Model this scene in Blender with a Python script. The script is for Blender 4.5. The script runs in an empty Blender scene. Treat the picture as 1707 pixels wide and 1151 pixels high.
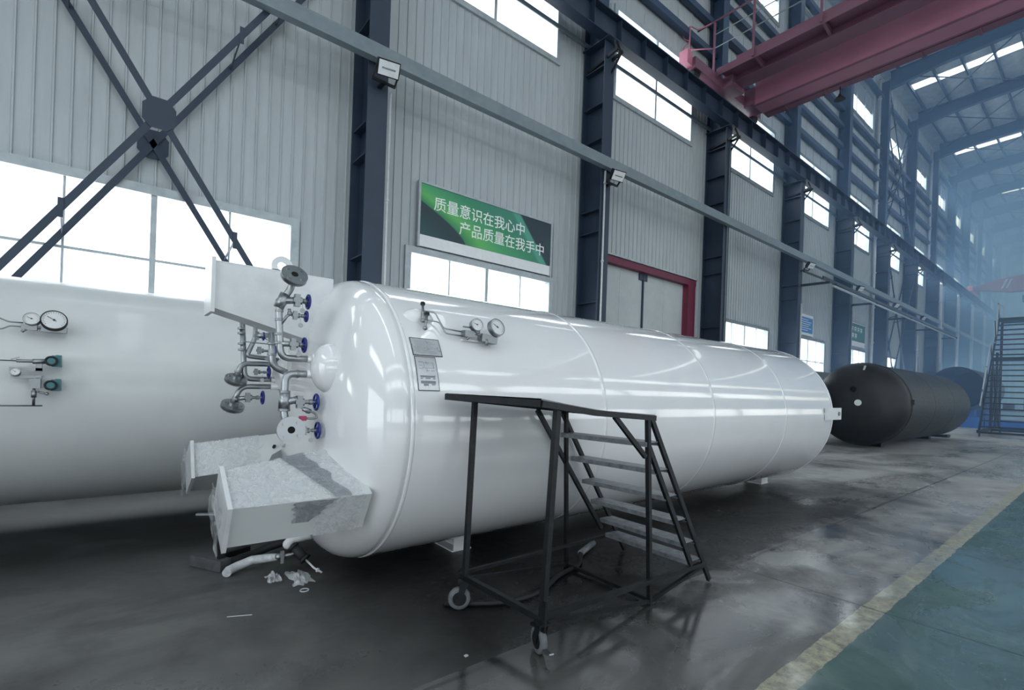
import bpy, math, random
from math import sin, cos, pi, radians, sqrt
from mathutils import Vector, Matrix, noise
random.seed(7)
sc = bpy.context.scene
COL = sc.collection

# ------------------------------------------------------------------ camera, world, exposure
cam_d = bpy.data.cameras.new('camera'); cam = bpy.data.objects.new('camera', cam_d); COL.objects.link(cam)
YAW, ROLL = radians(51.056), 0.03384
fw = Vector((cos(YAW), sin(YAW), 0)); r0 = Vector((sin(YAW), -cos(YAW), 0)); u0 = Vector((0, 0, 1))
r2 = cos(ROLL) * r0 + sin(ROLL) * u0; u2 = -sin(ROLL) * r0 + cos(ROLL) * u0
cam.matrix_world = Matrix(((r2.x, u2.x, -fw.x, 0), (r2.y, u2.y, -fw.y, 0), (r2.z, u2.z, -fw.z, 1.6), (0, 0, 0, 1)))
cam_d.sensor_width = 36; cam_d.lens = 817.2 / 1707 * 36; cam_d.shift_y = (647.5 - 575.5) / 1707
cam_d.clip_start = 0.05; cam_d.clip_end = 400
sc.camera = cam

world = bpy.data.worlds.new('world'); sc.world = world; world.use_nodes = True
SKY = 13.0
bg = world.node_tree.nodes['Background']; bg.inputs[0].default_value = (0.90, 0.955, 1.0, 1); bg.inputs[1].default_value = SKY
vs = sc.view_settings; vs.view_transform = 'Standard'; vs.look = 'None'; vs.gamma = 1; vs.use_curve_mapping = False
vs.exposure = -2.12
cy = sc.cycles
cy.max_bounces = 7; cy.diffuse_bounces = 4; cy.glossy_bounces = 4; cy.transmission_bounces = 4; cy.transparent_max_bounces = 12
cy.volume_bounces = 1; cy.sample_clamp_indirect = 6; cy.caustics_reflective = False; cy.caustics_refractive = False

def daylight(name, loc, size, size_y, direction, k=1.0):
    """daylight entering through one opening"""
    l = bpy.data.lights.new(name, 'AREA'); l.shape = 'RECTANGLE'; l.size = size; l.size_y = size_y
    l.energy = SKY * k * pi * size * size_y; l.color = (0.90, 0.955, 1.0)
    o = bpy.data.objects.new(name, l); COL.objects.link(o); o.location = loc
    o.rotation_euler = Vector(direction).to_track_quat('-Z', 'Y').to_euler()
    return o

# hall grid
BAY = 6.45
def c(n): return 3.66 + BAY * (n - 1)
NCOL = 16
YW = 9.6           # left wall
YR = -15.0         # right wall
XB, XE = -14.0, c(NCOL) + 0.6
ROOF = lambda y: 21.62 + 0.04 * (9.6 - y) if y > -2.7 else 21.62 + 0.04 * 12.3 - 0.04 * (-2.7 - y)
LOWWIN = [0, 1, 3, 4, 5, 6, 8, 9, 11, 12, 14]
for n in range(-2, 16):
    x0, x1 = c(n) + 1.1, c(n) + 5.27
    xm, w = (x0 + x1) / 2, x1 - x0
    for (zz0, zz1, ok) in ((1.25, 4.5, n in LOWWIN or n < 0), (10.32, 12.98, True), (17.65, 19.7, True)):
        if ok:
            daylight('daylight', (xm, YW + 0.35, (zz0 + zz1) / 2), w if abs(w) > 3 else 3, zz1 - zz0, (0, -1, 0))
        if n % 2 == 0:
            k = 0.10 if zz0 < 2 else (0.30 if zz0 < 12 else 0.35)
            daylight('daylight', (xm + 3.2, YR - 0.35, (zz0 + zz1) / 2), w + BAY, zz1 - zz0, (0, 1, 0), k)
for n in range(0, 16, 2):
    xm = c(n) + BAY / 2
    daylight('daylight', (xm, -2.7, 23.2), 0.9, 23, (0, 0, -1), 1.7)
daylight('daylight', (XB - 0.4, -4.0, 3.0), 12, 6, (1, 0, 0), 0.22)
daylight('daylight', (XB - 0.4, -2.0, 14.5), 16, 4, (1, 0, 0), 1.0)
daylight('daylight', (XE + 0.6, -3.0, 10), 14, 10, (-1, 0, 0), 0.25)

# ------------------------------------------------------------------ mesh helpers
class MB:
    def __init__(s): s.v = []; s.f = []; s.sm = []
    def add(s, vs_, fs, smooth=False):
        b = len(s.v); s.v += [Vector(v) for v in vs_]
        for f in fs: s.f.append([b + i for i in f]); s.sm.append(smooth)
        return s
    def box(s, x0, x1, y0, y1, z0, z1):
        return s.add([(x0,y0,z0),(x1,y0,z0),(x1,y1,z0),(x0,y1,z0),(x0,y0,z1),(x1,y0,z1),(x1,y1,z1),(x0,y1,z1)],
                     [(0,3,2,1),(4,5,6,7),(0,1,5,4),(1,2,6,5),(2,3,7,6),(3,0,4,7)])
    def hexa(s, p):
        return s.add(p, [(0,3,2,1),(4,5,6,7),(0,1,5,4),(1,2,6,5),(2,3,7,6),(3,0,4,7)])
    def bar(s, p, q, w, h, up=(0, 0, 1)):
        p, q = Vector(p), Vector(q); d = (q - p).normalized(); up = Vector(up)
        if abs(d.dot(up)) > 0.98: up = Vector((1, 0, 0))
        a = d.cross(up).normalized() * w / 2; b = a.cross(d).normalized() * h / 2
        return s.hexa([p-a-b, p+a-b, p+a+b, p-a+b, q-a-b, q+a-b, q+a+b, q-a+b])
    def obox(s, cen, size, rot):
        cen = Vector(cen); X, Y, Z = [rot @ Vector(e) for e in ((size[0]/2,0,0),(0,size[1]/2,0),(0,0,size[2]/2))]
        return s.hexa([cen-X-Y-Z, cen+X-Y-Z, cen+X+Y-Z, cen-X+Y-Z, cen-X-Y+Z, cen+X-Y+Z, cen+X+Y+Z, cen-X+Y+Z])
    def lathe(s, prof, org, axis, n=24, smooth=True, squash=None):
        """prof = [(height along axis, radius)]"""
        ax = Vector(axis).normalized(); q = Vector((0, 0, 1)).rotation_difference(ax); org = Vector(org)
        vv = []
        for (h, r) in prof:
            for i in range(n):
                a = 2 * pi * i / n; vv.append(org + q @ Vector((r*cos(a), r*sin(a), h)))
        ff = []
        for j in range(len(prof) - 1):
            for i in range(n):
                k = (i + 1) % n; ff.append((j*n+i, j*n+k, (j+1)*n+k, (j+1)*n+i))
        s.add(vv, ff, smooth)
        b = len(s.v) - len(vv)
        if prof[0][1] > 1e-4: s.f.append([b + i for i in reversed(range(n))]); s.sm.append(False)
        if prof[-1][1] > 1e-4: s.f.append([b + (len(prof)-1)*n + i for i in range(n)]); s.sm.append(False)
        return s
    def cyl(s, p, q, r, n=16, r2=None, smooth=True):
        p, q = Vector(p), Vector(q); L = (q - p).length
        return s.lathe([(0, r), (L, r if r2 is None else r2)], p, q - p, n, smooth)
    def tube(s, pts, r, n=12, bend=0.0, caps=True):
        pts = [Vector(p) for p in pts]
        if bend > 0 and len(pts) > 2:
            out = [pts[0]]
            for i in range(1, len(pts) - 1):
                a, b_, c_ = pts[i-1], pts[i], pts[i+1]
                d1 = (a - b_); d2 = (c_ - b_); t = min(bend, d1.length*0.48, d2.length*0.48)
                p1 = b_ + d1.normalized()*t; p2 = b_ + d2.normalized()*t
                for k in range(7):
                    u = k / 6; out.append((1-u)**2*p1 + 2*u*(1-u)*b_ + u*u*p2)
            out.append(pts[-1]); pts = out
        rings = []; prev = None
        for i, p in enumerate(pts):
            d = (pts[min(i+1, len(pts)-1)] - pts[max(i-1, 0)]).normalized()
            if prev is None:
                t = Vector((0, 0, 1)) if abs(d.z) < 0.9 else Vector((1, 0, 0)); a = d.cross(t).normalized()
            else:
                a = (prev - d * prev.dot(d)).normalized()
            prev = a; b_ = d.cross(a)
            rr = r[i] if isinstance(r, (list, tuple)) else r
            rings.append([p + a*rr*cos(2*pi*k/n) + b_*rr*sin(2*pi*k/n) for k in range(n)])
        vv = [v for g in rings for v in g]; ff = []
        for j in range(len(rings)-1):
            for i in range(n):
                k = (i+1) % n; ff.append((j*n+i, j*n+k, (j+1)*n+k, (j+1)*n+i))
        s.add(vv, ff, True)
        if caps:
            b = len(s.v) - len(vv)
            s.f.append([b+i for i in reversed(range(n))]); s.sm.append(False)
            s.f.append([b+(len(rings)-1)*n+i for i in range(n)]); s.sm.append(False)
        return s
    def torus(s, cen, axis, R, r, n=32, m=8):
        ax = Vector(axis).normalized(); q = Vector((0, 0, 1)).rotation_difference(ax); cen = Vector(cen); vv = []
        for i in range(n):
            a = 2*pi*i/n
            for j in range(m):
                b = 2*pi*j/m; vv.append(cen + q @ Vector(((R+r*cos(b))*cos(a), (R+r*cos(b))*sin(a), r*sin(b))))
        ff = [(i*m+j, ((i+1)%n)*m+j, ((i+1)%n)*m+(j+1)%m, i*m+(j+1)%m) for i in range(n) for j in range(m)]
        return s.add(vv, ff, True)
    def ball(s, cen, r, n=16, sq=(1, 1, 1)):
        cen = Vector(cen); vv = []; m = n//2
        for i in range(m+1):
            t = pi*i/m
            for j in range(n):
                a = 2*pi*j/n; vv.append(cen + Vector((r*sq[0]*sin(t)*cos(a), r*sq[1]*sin(t)*sin(a), r*sq[2]*cos(t))))
        ff = [(i*n+j, (i+1)*n+j, (i+1)*n+(j+1)%n, i*n+(j+1)%n) for i in range(m) for j in range(n)]
        return s.add(vv, ff, True)
    def extrude(s, poly, vec):
        n = len(poly); vec = Vector(vec); a = [Vector(p) for p in poly]
        return s.add(a + [p + vec for p in a], [tuple(reversed(range(n))), tuple(range(n, 2*n))] + [(i, (i+1)%n, n+(i+1)%n, n+i) for i in range(n)])
    def build(s, name, m, parent=None, loc=None):
        o0 = Vector((0, 0, 0))
        if parent is not None:
            rt = parent
            while rt.parent is not None: rt = rt.parent
            o0 = Vector(rt.location)
        elif loc is not None: o0 = Vector(loc)
        elif loc is None:
            xs = [v.x for v in s.v]; ys = [v.y for v in s.v]; zs = [v.z for v in s.v]
            o0 = Vector(((min(xs)+max(xs))/2, (min(ys)+max(ys))/2, min(zs)))
        me = bpy.data.meshes.new(name); me.from_pydata([v - o0 for v in s.v], [], s.f)
        me.polygons.foreach_set('use_smooth', s.sm); me.materials.append(m); me.update(); me.validate()
        o = bpy.data.objects.new(name, me); COL.objects.link(o)
        if parent is not None: o.parent = parent
        else: o.location = o0
        return o

def tag(o, label, cat, group=None, kind=None):
    o['label'] = label; o['category'] = cat
    if group: o['group'] = group
    if kind: o['kind'] = kind
    return o
def thing(name, label, cat, loc, group=None):
    o = bpy.data.objects.new(name, None); COL.objects.link(o); o.location = loc; o.empty_display_size = 0.1
    return tag(o, label, cat, group)
def struct(mb, name, m, parent=None, loc=(0, 0, 0)):
    o = mb.build(name, m, parent, loc if parent is None else None)
    if parent is None: o['kind'] = 'structure'
    return o
def copy_tree(o, parent=None):
    n = o.copy(); COL.objects.link(n)
    if parent is not None: n.parent = parent
    for ch in list(o.children): copy_tree(ch, n)
    return n

# ------------------------------------------------------------------ materials
def lin(h):
    h = [int(h[i:i+2], 16)/255 for i in (0, 2, 4)]
    return tuple(((x+0.055)/1.055)**2.4 if x > 0.04045 else x/12.92 for x in h) + (1,)
class NT:
    def __init__(s, name):
        s.m = bpy.data.materials.new(name); s.m.use_nodes = True; s.t = s.m.node_tree; s.t.nodes.clear()
        s.out = s.n('ShaderNodeOutputMaterial')
    def n(s, kind, **kw):
        nd = s.t.nodes.new(kind)
        for k, v in kw.items(): setattr(nd, k, v)
        return nd
    def l(s, a, b): s.t.links.new(a, b)
    def coord(s, scale=(1, 1, 1)):
        g = s.n('ShaderNodeNewGeometry'); mp = s.n('ShaderNodeMapping'); mp.inputs['Scale'].default_value = scale
        s.l(g.outputs['Position'], mp.inputs['Vector']); return mp.outputs['Vector']
    def noise(s, vec, scale, detail=4, rough=0.6, dist=0.0):
        nd = s.n('ShaderNodeTexNoise'); nd.inputs['Scale'].default_value = scale; nd.inputs['Detail'].default_value = detail
        nd.inputs['Roughness'].default_value = rough; nd.inputs['Distortion'].default_value = dist
        s.l(vec, nd.inputs['Vector']); return nd.outputs['Fac']
    def ramp(s, fac, stops):
        r = s.n('ShaderNodeValToRGB'); e = r.color_ramp.elements
        while len(e) < len(stops): e.new(0.5)
        for i, (p, col_) in enumerate(stops):
            e[i].position = p; e[i].color = col_ if len(col_) == 4 else (col_[0],)*3 + (1,)
        s.l(fac, r.inputs[0]); return r.outputs[0]
    def mix(s, fac, a, b, mode='MIX'):
        m = s.n('ShaderNodeMix', data_type='RGBA', blend_type=mode)
        for sock, val in ((m.inputs[0], fac), (m.inputs[6], a), (m.inputs[7], b)):
            if hasattr(val, 'links') or isinstance(val, bpy.types.NodeSocket): s.l(val, sock)
            else: sock.default_value = val
        return m.outputs[2]
    def math(s, op, a, b=0.0, c_=None, clamp=False):
        m = s.n('ShaderNodeMath', operation=op, use_clamp=clamp)
        for i, val in enumerate((a, b, c_)):
            if val is None: continue
            if isinstance(val, bpy.types.NodeSocket): s.l(val, m.inputs[i])
            else: m.inputs[i].default_value = val
        return m.outputs[0]
    def bsdf(s, color, rough=0.5, metal=0.0, coat=0.0, bump=None, bstr=0.2, bdist=0.01, spec=0.5):
        b = s.n('ShaderNodeBsdfPrincipled')
        for key, val in (('Base Color', color), ('Roughness', rough), ('Metallic', metal), ('Coat Weight', coat), ('Specular IOR Level', spec)):
            if isinstance(val, bpy.types.NodeSocket): s.l(val, b.inputs[key])
            else: b.inputs[key].default_value = val
        if bump is not None:
            bp = s.n('ShaderNodeBump'); bp.inputs['Strength'].default_value = bstr; bp.inputs['Distance'].default_value = bdist
            s.l(bump, bp.inputs['Height']); s.l(bp.outputs[0], b.inputs['Normal'])
        s.l(b.outputs[0], s.out.inputs[0]); return b
def simple(name, a, b, rough, metal=0, scale=6, coat=0, bstr=0.0, rv=0.1, stretch=(1, 1, 1)):
    t = NT(name); v = t.coord(stretch); f = t.noise(v, scale)
    col_ = t.ramp(f, [(0.3, lin(a)), (0.7, lin(b))])
    r = t.math('MULTIPLY_ADD', f, rv*2, rough - rv)
    t.bsdf(col_, r, metal, coat, bump=t.noise(v, scale*6) if bstr else None, bstr=bstr)
    return t.m

M = {}
M['tank_white'] = simple('tank_white_paint', 'e8eaec', 'ecedef', 0.12, 0, 2.5, coat=0.8, rv=0.03)
M['tank_white2'] = simple('tank_satin_white_paint', 'cfd4d5', 'd6dada', 0.38, 0, 2.5, coat=0.15, rv=0.05)
M['navy'] = simple('navy_steel_paint', '212f41', '2a394b', 0.5, 0, 2, rv=0.08)
M['navy_light'] = simple('grey_blue_steel_paint', '2d4058', '384c64', 0.5, 0, 2)
M['rail'] = simple('grey_green_steel_paint', '6b7880', '7b878c', 0.5, 0, 4)
M['wall'] = None
t = NT('ribbed_sheet_paint')
v = t.coord((1, 1, 0.12)); f = t.noise(v, 5, 6, 0.7); f2 = t.noise(t.coord(), 0.6, 3)
col_ = t.mix(t.math('MULTIPLY', f2, 0.6), t.ramp(f, [(0.25, lin('9ea5a8')), (0.6, lin('afb6b9')), (0.8, lin('bcc2c5'))]), lin('a4abaf'))
t.bsdf(col_, 0.45, bump=f, bstr=0.08); M['wall'] = t.m
M['wall_plain'] = simple('flat_cladding_paint', 'aab1b3', 'b8bfc0', 0.5, 0, 1.5)
M['frame'] = simple('window_frame_aluminium', '9aa3a8', 'b2babd', 0.45, 0.2, 5)
M['red'] = simple('crimson_door_frame_paint', '5e1634', '6c1c3c', 0.5, 0, 4)
M['crane_red'] = simple('crane_maroon_paint', '6a4556', '744d5f', 0.5, 0, 1.2)
M['crane_red2'] = simple('crane_bright_red_paint', 'a8667a', 'b57486', 0.5, 0, 1.2)
M['crane_lit'] = simple('crane_lit_maroon_paint', '9a6478', 'a46e82', 0.5, 0, 1.2)  # lighter maroon: daylight on the far girder is put into the colour
M['orange'] = simple('crane_orange_paint', 'b0584a', 'bc6454', 0.5, 0, 1.2)
M['black_steel'] = simple('dark_worn_steel', '17191c', '2a2d31', 0.42, 0.4, 14, bstr=0.15)
M['black_steel_lit'] = simple('lit_dark_steel_tread', '6c7176', '9a9ea2', 0.45, 0.4, 16, bstr=0.2)  # paler steel: light on the tread tops is painted into the colour
M['stainless'] = simple('brushed_stainless', '9a9fa3', 'a9adb0', 0.36, 1.0, 6)
M['stainless_dull'] = simple('dull_stainless_fittings', '8f9498', '9ca0a3', 0.45, 1.0, 6)
M['blue_wheel'] = simple('blue_enamel', '10206a', '18308a', 0.35, 0, 10)
M['rubber'] = simple('black_rubber', '141518', '202226', 0.6, 0, 20)
M['tyre'] = simple('grey_worn_rubber', '55595c', '6e7275', 0.6, 0, 20)
M['dark'] = simple('black_opening', '020203', '050506', 0.9, 0, 5)
M['white_part'] = simple('white_paint_satin', 'd8dcdf', 'e4e6e8', 0.35, 0, 8)
M['conduit'] = simple('white_plastic_conduit', 'b8bec2', 'ccd0d2', 0.4, 0, 8)
M['pink'] = simple('pink_red_tag', 'b03a60', 'c24a70', 0.5, 0, 8)
M['wood'] = simple('dark_timber', '3c3d40', '56585a', 0.7, 0, 10, bstr=0.2)
M['teal'] = simple('teal_enamel', '2f6a72', '3c7c82', 0.35, 0, 8)
M['dialwhite'] = simple('dial_face_white', 'd4d8da', 'e2e4e5', 0.3, 0, 8)
M['blue_plate'] = simple('blue_painted_steel', '1f55a8', '2a66bd', 0.5, 0, 2)
M['insul'] = simple('white_pipe_wrap', 'b8bcc0', 'dcdfe2', 0.35, 0, 25, bstr=0.6)
t = NT('black_tank_primer'); v = t.coord((0.4, 1, 1)); f = t.noise(v, 3, 6, 0.7); f2 = t.noise(t.coord(), 14, 4)
t.bsdf(t.mix(t.math('MULTIPLY', f2, 0.5), t.ramp(f, [(0.3, lin('1a1d21')), (0.6, lin('25272a')), (0.8, lin('343333'))]), lin('26282c')), t.math('MULTIPLY_ADD', f2, 0.3, 0.3), 0.1)
M['black_tank'] = t.m
t = NT('grey_tank_primer'); v = t.coord(); f = t.noise(v, 2, 6, 0.7)
t.bsdf(t.ramp(f, [(0.3, lin('5c6365')), (0.7, lin('727a7a'))]), 0.5); M['grey_tank'] = t.m

# glass pane: clear with a faint reflection
t = NT('window_glass'); tr = t.n('ShaderNodeBsdfTransparent'); tr.inputs[0].default_value = (0.96, 0.98, 0.98, 1)
gl = t.n('ShaderNodeBsdfGlossy'); gl.inputs['Roughness'].default_value = 0.05; mx = t.n('ShaderNodeMixShader'); mx.inputs[0].default_value = 0.05
t.l(tr.outputs[0], mx.inputs[1]); t.l(gl.outputs[0], mx.inputs[2]); t.l(mx.outputs[0], t.out.inputs[0]); M['glass'] = t.m
# frosted plastic panel over the upper windows
t = NT('frosted_panel'); tr = t.n('ShaderNodeBsdfTranslucent'); tr.inputs[0].default_value = (0.12, 0.14, 0.16, 1)
df = t.n('ShaderNodeBsdfDiffuse'); df.inputs[0].default_value = (0.4, 0.43, 0.45, 1); mx = t.n('ShaderNodeMixShader'); mx.inputs[0].default_value = 0.5
t.l(tr.outputs[0], mx.inputs[1]); t.l(df.outputs[0], mx.inputs[2]); t.l(mx.outputs[0], t.out.inputs[0]); M['frosted'] = t.m
# wrinkled plastic film
def film(name, dens, dark=False):
    t = NT(name); v = t.coord(); f = t.noise(v, 9, 6, 0.65, 1.5)
    b = t.n('ShaderNodeBsdfPrincipled'); b.inputs['Base Color'].default_value = (0.25, 0.27, 0.3, 1) if dark else (0.8, 0.83, 0.86, 1)
    b.inputs['Roughness'].default_value = 0.16; b.inputs['Coat Weight'].default_value = 0.6
    bp = t.n('ShaderNodeBump'); bp.inputs['Strength'].default_value = 0.7; bp.inputs['Distance'].default_value = 0.012
    t.l(t.noise(v, 14, 5, 0.6, 2.5), bp.inputs['Height']); t.l(bp.outputs[0], b.inputs['Normal'])
    tr = t.n('ShaderNodeBsdfTransparent'); mx = t.n('ShaderNodeMixShader')
    fac = t.ramp(f, [(0.35, (dens - 0.2,)), (0.65, (min(1, dens + 0.3),))])
    t.l(fac, mx.inputs[0]); t.l(tr.outputs[0], mx.inputs[1]); t.l(b.outputs[0], mx.inputs[2]); t.l(mx.outputs[0], t.out.inputs[0])
    return t.m
M['film'] = film('clear_plastic_film', 0.30)
M['film_dark'] = film('grey_tape_film', 0.55, True)
M['rag'] = simple('crumpled_white_plastic', '9a9da0', 'c4c7c9', 0.4, 0, 12)

# roof underside: foil-faced insulation
t = NT('foil_insulation'); v = t.coord(); f = t.noise(v, 1.6, 7, 0.7, 0.8)
t.bsdf(t.ramp(f, [(0.3, lin('98a3aa')), (0.7, lin('c8ced1'))]), 0.55, 0.1, bump=f, bstr=0.5, bdist=0.15); M['foil'] = t.m

# floor
t = NT('workshop_floor')
g = t.n('ShaderNodeNewGeometry'); sp = t.n('ShaderNodeSeparateXYZ'); t.l(g.outputs['Position'], sp.inputs[0])
X, Y = sp.outputs[0], sp.outputs[1]
vc = t.coord()
big = t.noise(t.coord((0.55, 1, 1)), 0.55, 5, 0.6, 0.6); mid = t.noise(vc, 2.2, 6, 0.65, 0.4); fine = t.noise(vc, 14, 5, 0.7)
conc = t.ramp(t.math('ADD', t.math('MULTIPLY', big, 0.65), t.math('MULTIPLY', mid, 0.35)), [(0.36, lin('5e5e5d')), (0.44, lin('8e8e8c')), (0.52, lin('aeaeab')), (0.66, lin('c4c4c0'))])
conc = t.mix(t.math('MULTIPLY', fine, 0.3), conc, lin('868684'))
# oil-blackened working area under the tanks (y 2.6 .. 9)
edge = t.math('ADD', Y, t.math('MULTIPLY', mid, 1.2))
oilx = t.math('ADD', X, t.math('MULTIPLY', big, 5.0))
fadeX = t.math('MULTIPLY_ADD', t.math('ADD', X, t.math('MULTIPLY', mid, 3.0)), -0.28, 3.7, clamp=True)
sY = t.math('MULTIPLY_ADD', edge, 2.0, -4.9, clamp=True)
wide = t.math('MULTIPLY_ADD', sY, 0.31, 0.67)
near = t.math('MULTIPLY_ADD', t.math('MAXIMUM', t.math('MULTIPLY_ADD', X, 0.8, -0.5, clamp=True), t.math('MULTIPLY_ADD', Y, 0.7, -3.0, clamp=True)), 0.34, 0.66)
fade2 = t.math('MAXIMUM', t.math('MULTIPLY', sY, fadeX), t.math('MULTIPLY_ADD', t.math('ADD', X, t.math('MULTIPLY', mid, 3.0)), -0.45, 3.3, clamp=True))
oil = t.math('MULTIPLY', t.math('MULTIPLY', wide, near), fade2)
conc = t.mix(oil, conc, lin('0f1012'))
patch_ = t.noise(t.coord((1.0, 0.8, 1)), 0.8, 5, 0.6, 0.8)
conc = t.mix(t.math('MULTIPLY', t.math('MULTIPLY_ADD', patch_, 5, -2.4, clamp=True), t.math('MULTIPLY_ADD', X, -0.05, 0.95, clamp=True)), conc, lin('3a3a3c'))
# slab joints
def line(coord_, at, half, soft=0.004):
    d = t.math('ABSOLUTE', t.math('SUBTRACT', coord_, at)); return t.math('SUBTRACT', 1.0, t.math('MULTIPLY_ADD', d, 1/soft, -half/soft, clamp=True), clamp=True)
jx = t.math('SUBTRACT', t.math('PINGPONG', t.math('ADD', X, 1.45), 3.0), 0.0)
j1 = line(jx, 0.0, 0.008)
j2 = line(Y, 2.25, 0.012)
joint = t.math('MULTIPLY', t.math('MAXIMUM', j1, j2), 0.75)
green = t.ramp(t.math('ADD', t.math('MULTIPLY', big, 0.5), t.math('MULTIPLY', mid, 0.5)), [(0.35, lin('3a5252')), (0.5, lin('4b6664')), (0.65, lin('637c76'))])
green = t.mix(t.math('MULTIPLY', fine, 0.25), green, lin('5c6e6c'))
yel = t.ramp(fine, [(0.3, lin('7e7e74')), (0.5, lin('a8a690')), (0.75, lin('c4c0a0'))])
wob = t.math('MULTIPLY_ADD', t.noise(vc, 5, 4), 0.05, -0.025)
Yw = t.math('ADD', Y, wob)
isg = t.math('LESS_THAN', Yw, 1.07); isy = t.math('MULTIPLY', t.math('LESS_THAN', Yw, 1.215), t.math('MULTIPLY_ADD', t.noise(t.coord(), 9, 6, 0.75), 4, -1.2, clamp=True))
colr = t.mix(isy, conc, yel); colr = t.mix(isg, colr, green)
colr = t.mix(joint, colr, lin('1c1d20'))
wet = t.noise(t.coord((0.6, 1.1, 1)), 0.9, 4, 0.55, 0.5)
rgh = t.ramp(t.math('ADD', t.math('MULTIPLY', wet, 0.7), t.math('MULTIPLY', fine, 0.3)), [(0.38, (0.5,)), (0.5, (0.36,)), (0.6, (0.2,)), (0.7, (0.14,))])
wp = t.math('MULTIPLY', t.math('MULTIPLY_ADD', t.noise(t.coord((0.8, 1.3, 1)), 1.1, 4, 0.6, 0.8), 7, -2.9, clamp=True), t.math('MULTIPLY', t.math('LESS_THAN', Y, 2.3), t.math('MULTIPLY_ADD', X, -0.25, 2.6, clamp=True)))
rgh = t.mix(t.math('MULTIPLY', t.math('MULTIPLY_ADD', Y, 0.5, -1.6, clamp=True), 0.8), rgh, (0.62, 0.62, 0.62, 1))
rgh = t.mix(wp, rgh, (0.11, 0.11, 0.11, 1))
b = t.bsdf(colr, rgh, 0, t.math('MULTIPLY', wp, 0.7), bump=t.math('ADD', t.math('MULTIPLY', mid, 0.5), t.math('MULTIPLY', fine, 0.25)), bstr=0.30, bdist=0.010, spec=t.math('MULTIPLY_ADD', wp, 0.6, 0.4))
b.inputs['Coat Roughness'].default_value = 0.14
M['floor'] = t.m

# banner print: green leaf curves with dark corners
t = NT('green_banner_print'); tc = t.n('ShaderNodeTexCoord'); sp = t.n('ShaderNodeSeparateXYZ'); t.l(tc.outputs['Object'], sp.inputs[0])
U, V = sp.outputs[0], sp.outputs[2]
curve = t.math('MULTIPLY', t.math('POWER', t.math('MAXIMUM', V, 0.0), 1.5), 1.9)
d1 = t.math('ADD', U, curve)
colb = t.ramp(t.math('DIVIDE', d1, 5.0), [(0.0, lin('16484a')), (0.17, lin('12333a')), (0.232, lin('14353c')), (0.24, lin('2c8050')), (0.33, lin('5ab05e')), (0.45, lin('3f9a66')), (0.62, lin('2c8560')), (0.75, lin('33806a'))])
d2 = t.math('ADD', U, t.math('MULTIPLY', V, 0.85))
colb = t.mix(t.math('MULTIPLY_ADD', d2, 12, -41.0, clamp=True), colb, lin('4b9a86'))
colb = t.mix(t.math('MULTIPLY_ADD', d2, 16, -59.0, clamp=True), colb, lin('15303a'))
colb = t.mix(t.math('MULTIPLY', t.math('MULTIPLY_ADD', d2, 3, -12.0, clamp=True), t.math('MULTIPLY_ADD', V, -1.6, 1.2, clamp=True)), colb, lin('2c6260'))
t.bsdf(colb, 0.4); M['banner'] = t.m
M['banner_blue'] = simple('blue_notice_print', '1f6aa8', '2a78b8', 0.4, 0, 1)
M['banner_teal'] = simple('teal_notice_print', '1e5a52', '2b6e62', 0.4, 0, 1)
M['ink_white'] = simple('white_lettering', 'e8ecea', 'f0f2f0', 0.4, 0, 3)
M['ink_dark'] = simple('dark_print', '24262a', '2c2e33', 0.4, 0, 3)
M['ink_grey'] = simple('grey_print', '70757b', '82878c', 0.4, 0, 3)
M['plate_metal'] = simple('engraved_steel_plate', 'b6babd', 'c6c9cc', 0.3, 0.7, 20)

def text(body, size, loc, m, parent, extr=0.004, name='lettering', align='LEFT', bold=0.0):
    cu = bpy.data.curves.new(name, 'FONT'); cu.body = body; cu.size = size; cu.extrude = extr; cu.offset = bold; cu.align_x = align
    tmp = bpy.data.objects.new('tmp', cu); COL.objects.link(tmp)
    dg = bpy.context.evaluated_depsgraph_get(); me = bpy.data.meshes.new_from_object(tmp.evaluated_get(dg))
    COL.objects.unlink(tmp); bpy.data.objects.remove(tmp)
    R_ = Matrix.Rotation(pi/2, 4, 'X'); me.transform(Matrix.Translation(Vector(loc) - Vector(parent.location)) @ R_)
    me.materials.clear(); me.materials.append(m)
    o = bpy.data.objects.new(name, me); COL.objects.link(o); o.parent = parent
    return o

# ================================================================== THE SETTING
m = MB(); m.add([(XB, YR, 0), (XE, YR, 0), (XE, YW, 0), (XB, YW, 0)], [(0, 1, 2, 3)]); m.box(XB, XE, YR, YW, -0.3, -0.01)
struct(m, 'floor', M['floor'])

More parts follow.
